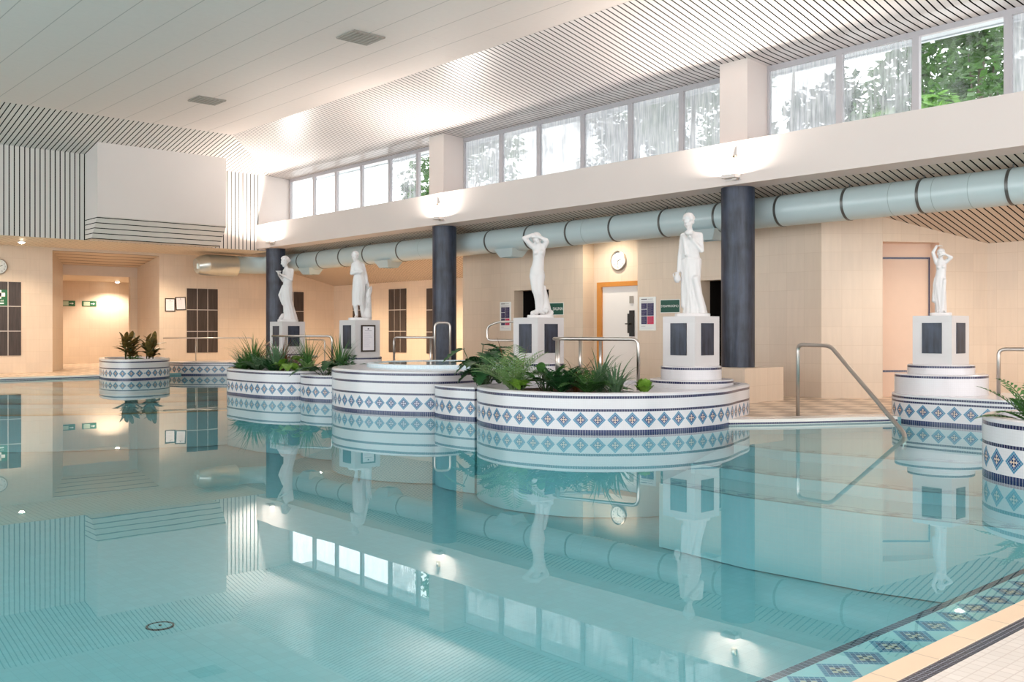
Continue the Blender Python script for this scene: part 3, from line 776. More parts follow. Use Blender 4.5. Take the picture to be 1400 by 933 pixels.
rail('handrail behind the spa, in front of the dark panels', [(-15.75, 10.95, .36), (-15.75, 10.95, 1.12), (-14.75, 11.2, 1.12)], [(-14.85, 11.18, .36, 1.11)], .023)
rail('tall hoop rail beside the middle column', [(-14.55, 11.05, .36), (-14.55, 11.05, 1.40), (-14.40, 11.30, 1.40), (-14.40, 11.30, .36)], [], .022)
rail('square hoop rail of the spa entry, in front of the pool rules poster', [(-13.22, 12.1, .36), (-13.22, 12.1, 1.42), (-13.72, 11.93, 1.42), (-13.97, 11.86, 1.33), (-13.97, 11.86, 1.07), (-13.27, 12.08, 1.07)], [], .022)
rail('curved steel handrail around the front planter, before the white door', [(-8.62, 10.02, .44), (-8.62, 10.02, 1.135), (-9.25, 9.82, 1.135), (-9.75, 9.66, 1.135), (-10.02, 9.75, 1.135), (-10.05, 10.0, 1.135), (-9.85, 10.25, 1.135), (-9.6, 10.4, 1.135)], [(-9.80, 9.66, .44, 1.13), (-9.98, 9.8, .44, 1.13), (-9.9, 10.2, .44, 1.13), (-9.66, 10.38, .44, 1.13)], .024)
rail('stainless pool handrail sloping down into the water at the right', [(-7.28, 11.82, .06), (-7.28, 11.82, 1.06), (-6.72, 11.70, 1.05), (-5.36, 11.02, .02), (-5.34, 10.95, -.10), (-5.42, 11.0, -.35)], [], .027)
rail('handrail post on the walkway at the right frame edge', [(-5.33, 13.64, .37), (-5.33, 13.64, 1.0), (-4.2, 14.0, 1.0), (-4.2, 14.0, .37)], [], .025)
# ------------------------------------------------------------------ duct
dy, dz, dr = 14.60, 3.33, .268
t = thing('ventilation_duct', 'long blue-grey round duct hung under the aisle ceiling', 'duct', (-15, dy, dz - dr))
def arc_pts(c, r, a0, a1, n): return [(c[0] + r * math.cos(a0 + (a1 - a0) * k / n), c[1] + r * math.sin(a0 + (a1 - a0) * k / n), dz) for k in range(n + 1)]
path = [(XR, dy, dz), (-26.8, dy, dz)]
b = MB(); b.tube([(XR, dy, dz), (-10, dy, dz), (-26.9, dy, dz)], dr, 40); o = b.build('tube', M_duct, t); auto_smooth(o, 50)
el = arc_pts((-27.6, dy - .7), .7, PI / 2, PI, 8)
b = MB(); b.tube([(-26.9, dy, dz), (-27.6, dy, dz)] + el + [(-28.3, dy - 1.1, dz)], dr, 40); o = b.build('elbow', M_duct, t); auto_smooth(o, 50)
b = MB(); b.tube([(-28.3, dy - .95, dz - .05), (-28.3, 12.7, dz - .05)], .325, 40); o = b.build('outlet_section', M_ductend, t); auto_smooth(o, 50)
b = MB(); b.tube([(-28.3, 12.72, dz - .05), (-28.3, 12.55, dz - .07), (-28.3, 12.38, dz - .10)], [.325, .30, .23], 32); b.box(-28.40, -28.20, 12.34, 12.40, dz - .19, dz - .03); o = b.build('nozzle', M_ductend, t); auto_smooth(o, 50)
b = MB()
M_seam = plain('duct_seam', (.26, .33, .33), .4)
for x in (-7.26, -6.58, -6.04, -19.6, -11.2, -13.9):
    b = MB(); b.tube([(x - .004, dy, dz), (x + .004, dy, dz)], dr + .002, 40); b.build('seam', M_seam, t)
for x in (-25.7, -24.55, -23.36, -22.13, -20.54, -18.7, -16.99, -15.64, -14.36, -13.12, -11.83, -10.57, -9.29, -8.04, -6.8, -5.5, -4.2):
    b = MB(); b.tube([(x - .022, dy, dz), (x + .022, dy, dz)], dr + .008, 36); o = b.build('strap', M_strap, t); auto_smooth(o, 50)
    q = MB(); q.tube([(x, dy, dz + dr), (x, dy, 3.80)], .011, 6); q.tube([(x, dy, dz + dr + .09), (x + .16, dy - .02, dz + dr + .05), (x + .16, dy - .02, 3.8)], .008, 6)
    q.build('hanger', M_strap, o)
for x in (-25.3, -21.25, -16.35, -10.85):
    b = MB(); z0 = dz - dr + .03
    ri = lambda w, z: [(x - w, dy - w * .8, z), (x + w, dy - w * .8, z), (x + w, dy + w * .8, z), (x - w, dy + w * .8, z)]
    b.rings([ri(.32, z0 + .02), ri(.20, z0 - .17), ri(.18, z0 - .17), ri(.18, z0 - .12)]); b.build('air_outlet', M_duct, t)

# ------------------------------------------------------------------ wall panels
def panel(axis, p, a0, a1, z0, z1, cols, rows, label):
    t = thing('wall_panel', label, 'wall panel', (p, (a0 + a1) / 2, z0) if axis == 'x' else ((a0 + a1) / 2, p, z0), group='dark tiled wall panels')
    b = MB(); g = .012
    for i in range(cols):
        for j in range(rows):
            u0, u1 = a0 + (a1 - a0) * i / cols + g, a0 + (a1 - a0) * (i + 1) / cols - g
            w0, w1 = z0 + (z1 - z0) * j / rows + g, z0 + (z1 - z0) * (j + 1) / rows - g
            if axis == 'x': b.box(p, p + .02, u0, u1, w0, w1)
            else: b.box(u0, u1, p - .02, p, w0, w1)
            for fi in range(len(b.f) - 6, len(b.f)):
                b.uv[fi] = [(b.v[k][1 if axis == 'x' else 0] + i * 3.3, b.v[k][2] + j * 1.7) for k in b.f[fi]]
    b.build('tile', M_panel, t)
    b = MB()
    if axis == 'x': b.box(p, p + .014, a0 + g, a1 - g, z0 + g, z1 - g)
    else: b.box(a0 + g, a1 - g, p - .014, p, z0 + g, z1 - g)
    b.build('grout', M_grout, t); return t
panel('x', XF, 6.40, 7.80, .54, 2.64, 4, 3, 'dark tiled wall panel at the left frame edge, under the clock')
panel('x', XF, 12.62, 13.67, .54, 2.61, 3, 3, 'dark tiled wall panel beside the two framed notices')
panel('x', XF, 16.0, 16.8, .55, 2.6, 2, 3, 'dark tiled wall panel behind the farthest left statue')
panel('y', YB, -28.35, -27.3, .55, 2.66, 3, 3, 'dark tiled wall panel hidden behind the second statue')
panel('y', YB, -26.18, -25.19, .54, 2.62, 3, 3, 'dark tiled wall panel right of the second statue')
panel('y', YB, -24.12, -23.1, .53, 2.58, 3, 3, 'dark tiled wall panel half behind the middle column')

# ------------------------------------------------------------------ door
dr_ = bpy.data.objects.new('door_1', None); COL.objects.link(dr_); dr_.location = (-14, 15.75, .06); struct(dr_, 'white door with an orange wooden frame in the lit recess', 'door')
b = MB(); xa, xb = -14.68, -13.27
b.box(xa, xa + .12, 15.66, 15.80, .06, 2.32); b.box(xb - .02, xb, 15.66, 15.8, .06, 2.32); b.box(xa + .12, xb - .02, 15.66, 15.80, 2.22, 2.32)
b.build('frame', M_wood, dr_)
b = MB(); b.box(xa + .12, xb - .02, 15.72, 15.77, .07, 2.22); lf = b.build('leaf', M_door, dr_)
b = MB(); b.box(-13.76, -13.66, 15.70, 15.72, 1.84, 2.0); b.build('vent_plate', plain('grey_plate', (.33, .30, .27), .4), lf)
b = MB(); b.box(-13.80, -13.63, 15.68, 15.72, 1.20, 1.62); b.box(-13.75, -13.63, 15.68, 15.72, 1.62, 1.69); b.box(-13.75, -13.63, 15.68, 15.72, 1.13, 1.20); b.tube([(-13.70, 15.68, 1.40), (-13.70, 15.61, 1.40), (-13.80, 15.61, 1.40)], .012, 8)
b.build('handle_plate', M_black, lf)

# ------------------------------------------------------------------ signs
def on_y(x, y, z): return Matrix.Translation((x, y, z)) @ Matrix.Rotation(PI / 2, 4, 'X')
def on_x(x, y, z): return Matrix.Translation((x, y, z)) @ Matrix.Rotation(PI / 2, 4, 'Z') @ Matrix.Rotation(PI / 2, 4, 'X')
class Board:
    """flat board on a wall; local coords (u right, w up, h out of wall) in metres about its centre"""
    def __init__(s, name, label, cat, M, w, h, mat, th=.012, group=None, edge=None):
        s.M = M; loc = M.to_translation()
        s.t = thing(name, label, cat, loc, 0, group)
        if edge: s.plate('edge', -w / 2 - .012, w / 2 + .012, -h / 2 - .012, h / 2 + .012, edge, 0, th * .7)
        s.plate('board', -w / 2, w / 2, -h / 2, h / 2, mat, 0, th); s.th = th
    def plate(s, name, u0, u1, w0, w1, mat, h0=None, h1=None, rot=0):
        h0 = s.th if h0 is None else h0; h1 = h0 + .002 if h1 is None else h1
        b = MB(); b.box(u0, u1, w0, w1, h0, h1)
        if rot:
            c = Matrix.Translation(((u0 + u1) / 2, (w0 + w1) / 2, 0)); b.xf(c @ Matrix.Rotation(rot, 4, 'Z') @ c.inverted())
        b.xf(s.M); return b.build(name, mat, s.t)
    def poly(s, name, pts, mat, h0=None):
        h0 = s.th if h0 is None else h0; b = MB(); b.prism(pts, h0, h0 + .002); b.xf(s.M); return b.build(name, mat, s.t)
    def lines(s, name, u0, u1, ys, hgt, mat, ragged=.0):
        b = MB()
        for y in ys: b.box(u0, u1 - R.uniform(0, ragged), y - hgt / 2, y + hgt / 2, s.th, s.th + .0015)
        b.xf(s.M); return b.build(name, mat, s.t)
    def txt(s, st, size, u, w, mat, align='CENTER'):
        return text(st, size, mat, s.M @ Matrix.Translation((u, w, s.th + .001)), s.t, align=align)
    def arc(s, name, c, r, th, mat, a0=0, a1=2 * PI, n=28):
        b = MB()
        for k in range(n):
            p, q = a0 + (a1 - a0) * k / n, a0 + (a1 - a0) * (k + 1) / n
            b.face([(c[0] + rr * math.cos(aa), c[1] + rr * math.sin(aa), s.th + .002) for rr, aa in ((r - th, p), (r, p), (r, q), (r - th, q))])
        b.xf(s.M); return b.build(name, mat, s.t)
bd = Board('sauna_sign', 'small green SAUNA sign right of the middle statue', 'sign', on_y(-15.72, Y1, 1.75), .50, .26, M_green, edge=M_white)
bd.txt('SAUNA', .10, .08, 0, M_white); bd.arc('symbol', (-.19, 0), .03, .006, M_white)
bd = Board('steamroom_sign', 'small green STEAMROOM sign left of the tallest statue', 'sign', on_y(-12.40, Y1, 1.75), .48, .25, M_green, edge=M_white)
bd.txt('STEAMROOM', .066, -.03, 0, M_white); bd.arc('symbol', (.195, .0), .024, .006, M_white, .9 * PI, 2.6 * PI)
def poster(M, label, w, h):
    bd = Board('rules_sign', label, 'poster', M, w, h, M_white, group='pool rules posters')
    x0, x1 = -w * .38, w * .38; mid = -w * .02
    bd.lines('heading', x0, x0 + w * .36, [h * .43], h * .022, M_inkd); bd.lines('subheading', x0 + w * .4, x1 - w * .05, [h * .43], h * .012, M_ink)
    bd.lines('intro_text', x0, x1, [h * .37, h * .345], h * .008, M_ink, .02)
    blocks = [(x0, mid - .006, .14, .315, M_indigo), (x0, mid - .006, -.06, .125, M_indigo), (x0, mid - .006, -.31, -.075, M_indigo), (mid + .006, x1, -.06, .315, M_indigo), (mid + .006, x1, -.31, -.075, M_pink)]
    for a, c, z0, z1, m in blocks:
        bd.plate('text_block', a, c, z0 * h, z1 * h, m)
        b = MB(); k = int((z1 - z0) / .035)
        for j in range(k): b.box(a + .012, c - .02 - R.uniform(0, .05), (z1 - .02 - j * .034) * h - .002, (z1 - .02 - j * .034) * h + .002, bd.th + .002, bd.th + .0035)
        b.xf(bd.M); b.build('small_print', M_ink, bd.t)
    bd.lines('footer', x0, x0 + w * .25, [-h * .37], h * .01, M_ink); bd.lines('footer', x0, x1, [-h * .43], h * .01, plain('footer_tint', (.6, .62, .75), .6))
poster(on_y(-17.45, Y1, 1.60), 'pool rules poster with indigo and pink blocks, left of the sauna opening', .40, .70)
poster(on_y(-12.99, Y1, 1.605), 'pool rules poster with indigo and pink blocks, right of the white door', .44, .70)

def frame_notice(M, label, w, h, tilt=0):
    M = M @ Matrix.Rotation(tilt, 4, 'Z')
    bd = Board('framed_notice', label, 'notice', M, w, h, M_paper, group='framed notices')
    f = .028
    for a in ((-w / 2 - f, w / 2 + f, h / 2, h / 2 + f), (-w / 2 - f, w / 2 + f, -h / 2 - f, -h / 2), (-w / 2 - f, -w / 2, -h / 2, h / 2), (w / 2, w / 2 + f, -h / 2, h / 2)):
        bd.plate('frame', *a, M_brown, 0, .022)
    bd.lines('crest', -.014, .014, [h * .40], h * .05, M_inkd)
    bd.lines('heading', -w * .3, w * .3, [h * .32], h * .016, M_ink)
    bd.lines('print', -w * .36, w * .36, [h * (.24 - .05 * k) for k in range(13)], h * .012, plain('faint_print', (.58, .55, .62), .7), w * .3)
frame_notice(on_x(XF, 12.09, 2.06), 'framed notice left of the dark panel, lower of the pair', .27, .36)
frame_notice(on_x(XF, 12.43, 2.11), 'slightly tilted framed notice next to the dark panel, upper of the pair', .28, .36, rad(3))
frame_notice(Matrix.Translation((-16.34 + .29 + .010, 10.53 + .0, 1.10)) @ Matrix.Rotation(PI / 2, 4, 'Z') @ Matrix.Rotation(PI / 2, 4, 'X'), 'large framed white notice on the second pedestal', .27, .47)

def exit_sign(y, label):
    bd = Board('exit_sign', label, 'sign', on_x(-36.4, y, 2.235), .50, .20, M_green2, group='green exit signs')
    bd.plate('panel', -.20, .02, -.075, .075, plain('sign_pale_green', (.45, .55, .42), .5))
    bd.lines('print', -.17, -.01, [.03, -.005, -.04], .012, M_green2, .05)
    bd.plate('arrow_shaft', .05, .15, -.012, .012, M_white); bd.poly('arrow_head', [(.14, -.04), (.20, 0), (.14, .04)], M_white)
exit_sign(11.13, 'green exit sign on the corridor wall, left one beside the entrance jamb')
exit_sign(11.87, 'green exit sign on the corridor wall, right one of the pair')
bd = Board('first_aid_sign', 'green first aid sign with white cross on the left dark panel', 'sign', on_x(XF + .02, 7.22, 2.18), .42, .44, M_green2)
bd.plate('cross', -.055, .055, -.03, .21, M_white); bd.plate('cross_bar', -.15, .15, .03, .135, M_white)
bd.txt('First aid', .07, .0, -.085, M_white); bd.lines('print', -.17, .12, [-.16], .035, M_white)
bd = Board('wall_plaque', 'small dark plaque at the right frame edge on the back wall', 'plaque', on_y(-5.95, YB, 1.87), .42, .16, M_brown)
bd.lines('print', -.15, .15, [.025], .02, M_white)
bd = Board('light_switch', 'small green-grey switch plate beside the corridor entrance', 'switch', on_x(-32, 11.84, 1.10), .10, .17, plain('switch_plate', (.26, .31, .22), .4))
bd.plate('rocker', -.02, .02, -.03, .03, plain('switch_rocker', (.4, .42, .36), .4))

def clock(M, r, label):
    t = thing('wall_clock', label, 'clock', M.to_translation(), group='wall clocks')
    b = MB(); b.lathe([(r, 0), (r, .045), (r * .9, .055), (r * .88, .03)], n=40); b.xf(M); o = b.build('rim', M_steel, t); auto_smooth(o, 40)
    b = MB(); b.lathe([(r * .89, .025), (r * .89, .03), (.001, .031)], n=40); b.xf(M); b.build('face', M_white, t)
    for k in range(12):
        a = k * PI / 6; c = r * .68
        text(str(12 if k == 0 else k), r * .26, M_black, M @ Matrix.Translation((c * math.sin(a), c * math.cos(a), .032)), t, 'numeral')
    for nm, ln, a, wd in (('hour_hand', .42, rad(-70), .012), ('minute_hand', .66, rad(170), .009)):
        b = MB(); b.box(-wd / 2, wd / 2, -.02, ln * r, .034, .037); b.xf(M @ Matrix.Rotation(a, 4, 'Z')); b.build(nm, M_black, t)
clock(on_y(-14.10, 15.75, 2.78), .215, 'round wall clock above the white door')
clock(on_x(XF, 7.22, 3.05), .22, 'round wall clock at the left frame edge')

# ------------------------------------------------------------------ vents and lamps
for (x, y), lb in (((-14.52, 9.38), 'grey ceiling vent nearer the camera'), ((-20.8, 9.35), 'grey ceiling vent farther away near the left wall')):
    t = thing('ceiling_vent', lb, 'vent', (x, y, 6.45), group='ceiling vents')
    b = MB(); b.box(x - .30, x + .30, y - .32, y + .32, 6.445, 6.475); b.build('cover', M_vent, t)
    b = MB()
    for k in range(7): b.box(x - .27, x + .27, y - .27 + k * .09 - .015, y - .27 + k * .09 + .015, 6.437, 6.446)
    b.build('slat', plain('vent_slat', (.33, .30, .27), .6), t)
def downlight(x, y, z, label, power, size=.9, visible=True, blend=.6, col=(1, .80, .58)):
    if visible:
        t = thing('downlight', label, 'lamp', (x, y, z - .03), group='round downlights')
        b = MB(); b.lathe([(.10, .03), (.10, .0), (.075, .0), (.07, .02)], (x, y, z - .035), 24); b.build('trim_ring', M_white, t)
        b = MB(); b.lathe([(.001, -.035), (.035, -.028), (.06, -.01), (.07, .016)][::-1], (x, y, z - .035), 20, cap=False); b.build('lens', M_warm, t)
    l = bpy.data.lights.new('downlight_lamp', 'SPOT'); l.energy = power; l.spot_size = size * 2; l.spot_blend = blend; l.shadow_soft_size = .07; l.color = col
    o = bpy.data.objects.new('downlight_lamp', l); COL.objects.link(o); o.location = (x, y, z - .06); return o
def sensor(x, z, label):
    t = thing('beam_sensor', label, 'sensor', (x, 13.5, z), group='sensors on the beam')  # plain sensor box on the beam; what it senses is unknown
    b = MB(); b.box(x - .05, x + .05, 13.455, 13.5, z - .055, z + .055); b.build('housing', plain('sensor_brown', (.10, .075, .05), .6), t)
    b = MB(); b.lathe([(.025, 0), (.02, .012), (.001, .016)], n=14); b.xf(Matrix.Translation((x, 13.455, z)) @ Matrix.Rotation(PI / 2, 4, 'X')); b.build('lens', M_white, t)
UPL = [(-25.6, 'linear uplight on the beam at its left end'), (-17.55, 'linear uplight on the beam above the middle column'), (-9.53, 'linear uplight on the beam above the column nearest the camera')]
for x, lb in UPL:
    t = thing('uplight', lb, 'lamp', (x, 13.4, 3.76), group='uplights along the beam')
    b = MB(); b.box(x - .14, x + .14, 13.34, 13.48, 3.80, 3.86); b.box(x - .16, x + .16, 13.48, 13.50, 3.77, 3.87); b.build('housing', M_paint, t)
    b = MB(); b.box(x - .12, x + .12, 13.36, 13.47, 3.86, 3.866); b.build('lens', M_clear, t)
    b = MB(); b.box(x + .05, x + .13, 13.40, 13.46, 3.76, 3.80); b.build('connector', M_steel, t)
for x, z, lb in ((-17.62, 4.12, 'small sensor above the middle uplight'), (-9.50, 4.12, 'small sensor above the uplight nearest the camera')): sensor(x, z, lb)
# ------------------------------------------------------------------ statues
class Sculpt(MB):
    def cap(s, p0, p1, r0, r1, n=12):
        """tapered limb with rounded ends"""
        p0, p1 = Vector(p0), Vector(p1); d = (p1 - p0); L = max(d.length, 1e-5); d /= L
        up = Vector((0, 0, 1)) if abs(d.z) < .9 else Vector((1, 0, 0)); x = d.cross(up).normalized(); y = d.cross(x)
        prof = [(-r0 * math.cos(a), r0 * math.sin(a)) for a in (.15, .6, 1.1)] + [(0, r0), (L, r1)] + [(L + r1 * math.cos(a), r1 * math.sin(a)) for a in (1.1, .6, .15)]
        s.rings([[p0 + d * h + (x * math.cos(2 * PI * k / n) + y * math.sin(2 * PI * k / n)) * r for k in range(n)] for h, r in prof])
    def chain(s, pts, n=12):
        for a, b in zip(pts, pts[1:]): s.cap(a[0], b[0], a[1], b[1], n)
    def ell(s, c, r, rot=(0, 0, 0), n=16):
        M = Matrix.Translation(c) @ Matrix.Rotation(rot[2], 4, 'Z') @ Matrix.Rotation(rot[1], 4, 'Y') @ Matrix.Rotation(rot[0], 4, 'X')
        rr = []
        for j in range(1, 10):
            a = PI * j / 10
            rr.append([M @ Vector((r[0] * math.sin(a) * math.cos(2 * PI * k / n), r[1] * math.sin(a) * math.sin(2 * PI * k / n), -r[2] * math.cos(a))) for k in range(n)])
        s.rings(rr)
    def loft(s, secs, n=56):
        """secs: (z, cx, cy, rx, ry, fold amplitude, folds, phase)"""
        rr = []
        for z, cx, cy, rx, ry, fa, nf, ph in secs:
            ring = []
            for k in range(n):
                a = 2 * PI * k / n
                f = 1 + fa * (math.sin(nf * a + ph) * .6 + math.sin((nf * 2 - 3) * a + ph * 2.1 + 1) * .4)
                ring.append((cx + rx * f * math.cos(a), cy + ry * f * math.sin(a), z))
            rr.append(ring)
        s.rings(rr)
    def head(s, c, yaw=0., pitch=0., roll=0., k=1., bun=True):
        """face looks towards local -y; c is the middle of the skull"""
        M = Matrix.Translation(c) @ Matrix.Rotation(yaw, 4, 'Z') @ Matrix.Rotation(roll, 4, 'Y') @ Matrix.Rotation(pitch, 4, 'X') @ Matrix.Scale(k, 4)
        i = len(s.v)
        s.ell((0, .005, .012), (.062, .076, .078)); s.ell((0, -.018, -.042), (.048, .055, .056)); s.ell((0, -.052, -.085), (.022, .020, .018))
        s.cap((0, -.070, .008), (0, -.088, -.030), .009, .013, 8)                       # nose
        s.ell((0, -.066, -.058), (.022, .012, .007)); s.ell((0, -.064, -.069), (.018, .011, .007))  # lips
        for sx in (-1, 1):
            s.ell((sx * .026, -.068, .018), (.018, .010, .007)); s.ell((sx * .026, -.064, .0), (.012, .008, .008))  # brow, eye
            s.ell((sx * .034, -.050, -.03), (.018, .018, .02)); s.ell((sx * .064, .008, -.012), (.010, .018, .026))  # cheek, ear
        rr = random.Random(3)                                                               # wavy hair
        for a in range(11):
            for e in range(5):
                th = 2 * PI * a / 11 + e * .3; el_ = .05 + e * .34
                q = Vector((.066 * math.cos(th) * math.cos(el_), .010 + .078 * math.sin(th) * math.cos(el_), .022 + .078 * math.sin(el_)))
                if q.y < -.045 and q.z < .062: continue
                s.ell(q, (.020, .020, .017))
        if bun:
            s.ell((0, .088, .0), (.036, .034, .036)); s.ell((0, .075, .03), (.045, .03, .03))
        for j in range(i, len(s.v)): s.v[j] = tuple(M @ Vector(s.v[j]))
    def hand(s, w, d, palm_n, k=1., curl=.6):
        """wrist w, pointing d, palm facing palm_n"""
        w = Vector(w); d = Vector(d).normalized(); pn = Vector(palm_n); pn = (pn - d * pn.dot(d)).normalized(); sd = d.cross(pn)
        c = w + d * .045 * k
        for q in (-.024, -.008, .008, .024): s.cap(w + sd * q * .6 * k, w + d * .075 * k + sd * q * k, .014 * k, .012 * k, 8)
        for q, ln in ((-.027, .058), (-.009, .072), (.009, .066), (.027, .05)):
            p = w + d * .078 * k + sd * q * k; e1 = (d + pn * curl * .5).normalized(); e2 = (d + pn * curl * 1.6).normalized()
            p1 = p + e1 * ln * .5 * k; p2 = p1 + e2 * ln * .5 * k
            s.cap(p, p1, .010 * k, .009 * k, 8); s.cap(p1, p2, .009 * k, .007 * k, 8)
        p = w + d * .025 * k - sd * .028 * k; q = p + (d * .6 - sd * .6 + pn * .4).normalized() * .038 * k
        s.cap(p, q, .012 * k, .010 * k, 8); s.cap(q, q + (d + pn * .5).normalized() * .03 * k, .010 * k, .008 * k, 8)
    def foot(s, p, d, k=1.):
        p = Vector(p); d = Vector((d[0], d[1], 0)).normalized()
        s.cap(p + Vector((0, 0, .03)) * k, p + d * .11 * k + Vector((0, 0, .018)) * k, .030 * k, .022 * k); s.cap(p + d * .11 * k + Vector((0, 0, .016)) * k, p + d * .15 * k + Vector((0, 0, .012)) * k, .022 * k, .012 * k)
    def rock(s, c, r, seed, n=14):
        rr = random.Random(seed)
        for k in range(n):
            a = rr.uniform(0, 2 * PI); q = rr.uniform(0, .8)
            s.ell((c[0] + r[0] * q * math.cos(a), c[1] + r[1] * q * math.sin(a), c[2] + rr.uniform(0, r[2])), (r[0] * .35, r[1] * .35, r[2] * .5 + .01), (rr.uniform(0, 1), 0, rr.uniform(0, 3)))
def sculpt(s, name, parent, voxel=.010, it=3):
    o = s.build(name, M_plaster, parent, smooth=True, local=True)
    m = o.modifiers.new('fuse', 'REMESH'); m.mode = 'VOXEL'; m.voxel_size = voxel; m.use_smooth_shade = True
    q = o.modifiers.new('soft', 'SMOOTH'); q.factor = .5; q.iterations = it
    return o
def statue(c, label, sz=1.):
    rz = math.atan2(-c[0], c[1])          # local -y turns towards the pool side where the photographer stood
    t = thing('statue', label, 'statue', (*c, 1.46), rz, 'white statues on pedestals'); t.scale = (sz,) * 3; return t
def base(t, rx, ry, h=.045, x=0.):
    b = MB(); n = 36
    f = lambda k, e=1.: (x + e * rx * (abs(math.cos(2 * PI * k / n)) ** .55) * (1 if math.cos(2 * PI * k / n) > 0 else -1), e * ry * (abs(math.sin(2 * PI * k / n)) ** .55) * (1 if math.sin(2 * PI * k / n) > 0 else -1))
    b.rings([[(*f(k), 0) for k in range(n)], [(*f(k), h - .008) for k in range(n)], [(*f(k, .97), h) for k in range(n)]])
    o = b.build('base', M_plaster, t, local=True); auto_smooth(o, 40)

# 1 + 4: draped woman with a bowl and a jug (mirrored pose details differ)
def cup_bearer(t, k, head_c, yaw, pitch, sh_r, el_r, ha_r, sh_l, el_l, ha_l, secs, jug, flare=None):
    s = Sculpt(); s.loft(secs)
    s.head(head_c, yaw, pitch, 0, 1.12)
    nk = (secs[-1][1], secs[-1][2], secs[-1][0] - .03)
    s.cap(nk, (head_c[0], head_c[1] + .012, head_c[2] - .05), .045, .040)
    s.cap(sh_l, sh_r, .048, .048); s.cap((sh_l[0] * .5 + nk[0] * .5, nk[1], nk[2]), sh_r, .045, .045)
    for sh, e, h in ((sh_r, el_r, ha_r), (sh_l, el_l, ha_l)):
        s.cap(sh, e, .047, .037); s.cap(e, h, .038, .023)
    s.hand(ha_r, Vector(ha_r) - Vector(el_r), (0, .1, 1), .9, .5)
    s.hand(ha_l, Vector(ha_l) - Vector(el_l), (1, 0, 0) if ha_l[0] < 0 else (-1, 0, 0), .9, .8)
    if flare:
        for a, b_, r0, r1 in flare: s.cap(a, b_, r0, r1)
    sculpt(s, 'figure', t)
    b = MB(); c = Vector(ha_r) + (Vector(ha_r) - Vector(el_r)).normalized() * .07 + Vector((0, -.01, .025))
    b.lathe([(.015, -.012), (.05, .004), (.066, .026), (.060, .026), (.04, .012), (.001, .008)], c, 24); b.build('bowl', M_plaster, t, smooth=True, local=True)
    if jug:
        b = MB(); b.lathe([(.022, -.105), (.045, -.075), (.052, -.045), (.042, -.012), (.024, .02), (.030, .05), (.024, .05), (.018, .02)], jug, 22)
        b.tube([(jug[0] - .03, jug[1], jug[2] + .04), (jug[0] - .06, jug[1] - .02, jug[2] + .015), (jug[0] - .045, jug[1] - .02, jug[2] - .04)], .006, 8); b.build('jug', M_plaster, t, smooth=True, local=True)

t = statue(SP[3], 'tallest white statue of a draped woman raising a bowl, beside the nearest column', 1.0)
base(t, .255, .20, .045, .02)
cup_bearer(t, 1, (-.035, -.04, 1.392), rad(-22), rad(20), (.125, 0, 1.19), (.15, -.05, .965), (.01, -.13, 1.115), (-.115, 0, 1.185), (-.16, .0, .88), (-.185, -.03, .66),
  [(.04, .055, 0, .175, .14, .09, 13, .3), (.16, .05, 0, .155, .125, .09, 13, .5), (.34, .02, 0, .135, .115, .08, 12, .8), (.52, .0, 0, .130, .110, .07, 11, 1.), (.68, -.0, 0, .142, .112, .05, 11, 1.2), (.79, .0, 0, .150, .112, .04, 10, 1.4), (.84, .0, -.002, .148, .112, .05, 10, 1.6), (.86, .0, -.002, .128, .098, .03, 9, 1.6), (.95, .0, -.01, .118, .095, .02, 9, 1.8), (1.06, .0, -.02, .122, .108, .02, 8, 2.), (1.14, .0, -.015, .118, .10, .01, 8, 2.2), (1.21, .0, 0, .09, .07, .0, 8, 2.), (1.25, -.01, 0, .05, .045, 0, 8, 2.)],
  (-.20, -.05, .60), flare=[((-.10, -.09, 1.16), (-.07, -.10, .90), .030, .03), ((-.115, -.02, .80), (-.10, -.02, .16), .035, .05), ((.06, -.10, .55), (.16, -.10, .06), .05, .05)])
t = statue(SP[0], 'white statue of a draped woman holding a bowl, farthest left', 1.02)
base(t, .23, .19, .05, .01)
cup_bearer(t, -1, (-.055, -.05, 1.36), rad(-75), rad(16), (.10, -.03, 1.16), (.085, -.08, .945), (-.135, -.15, 1.055), (-.06, .06, 1.15), (-.09, .02, .93), (-.17, -.10, 1.02),
  [(.04, .06, 0, .165, .14, .08, 12, .3), (.15, .06, 0, .14, .12, .09, 12, .6), (.32, .03, 0, .118, .11, .08, 12, .9), (.50, .0, 0, .112, .11, .07, 11, 1.1), (.66, -.01, 0, .122, .115, .05, 10, 1.3), (.76, -.01, 0, .12, .11, .05, 10, 1.5), (.80, .0, 0, .105, .10, .03, 9, 1.6), (.92, .01, -.01, .10, .10, .02, 9, 1.8), (1.03, .01, -.02, .108, .105, .02, 8, 2.), (1.12, .01, -.01, .105, .095, .01, 8, 2.1), (1.18, .01, 0, .08, .07, 0, 8, 2.), (1.22, -.01, -.01, .045, .045, 0, 8, 2.)],
  None, flare=[((-.10, 0, .80), (-.17, .0, .60), .03, .035), ((-.17, 0, .60), (-.10, 0, .40), .035, .03), ((-.10, -.03, .14), (-.16, -.05, .06), .05, .04)])

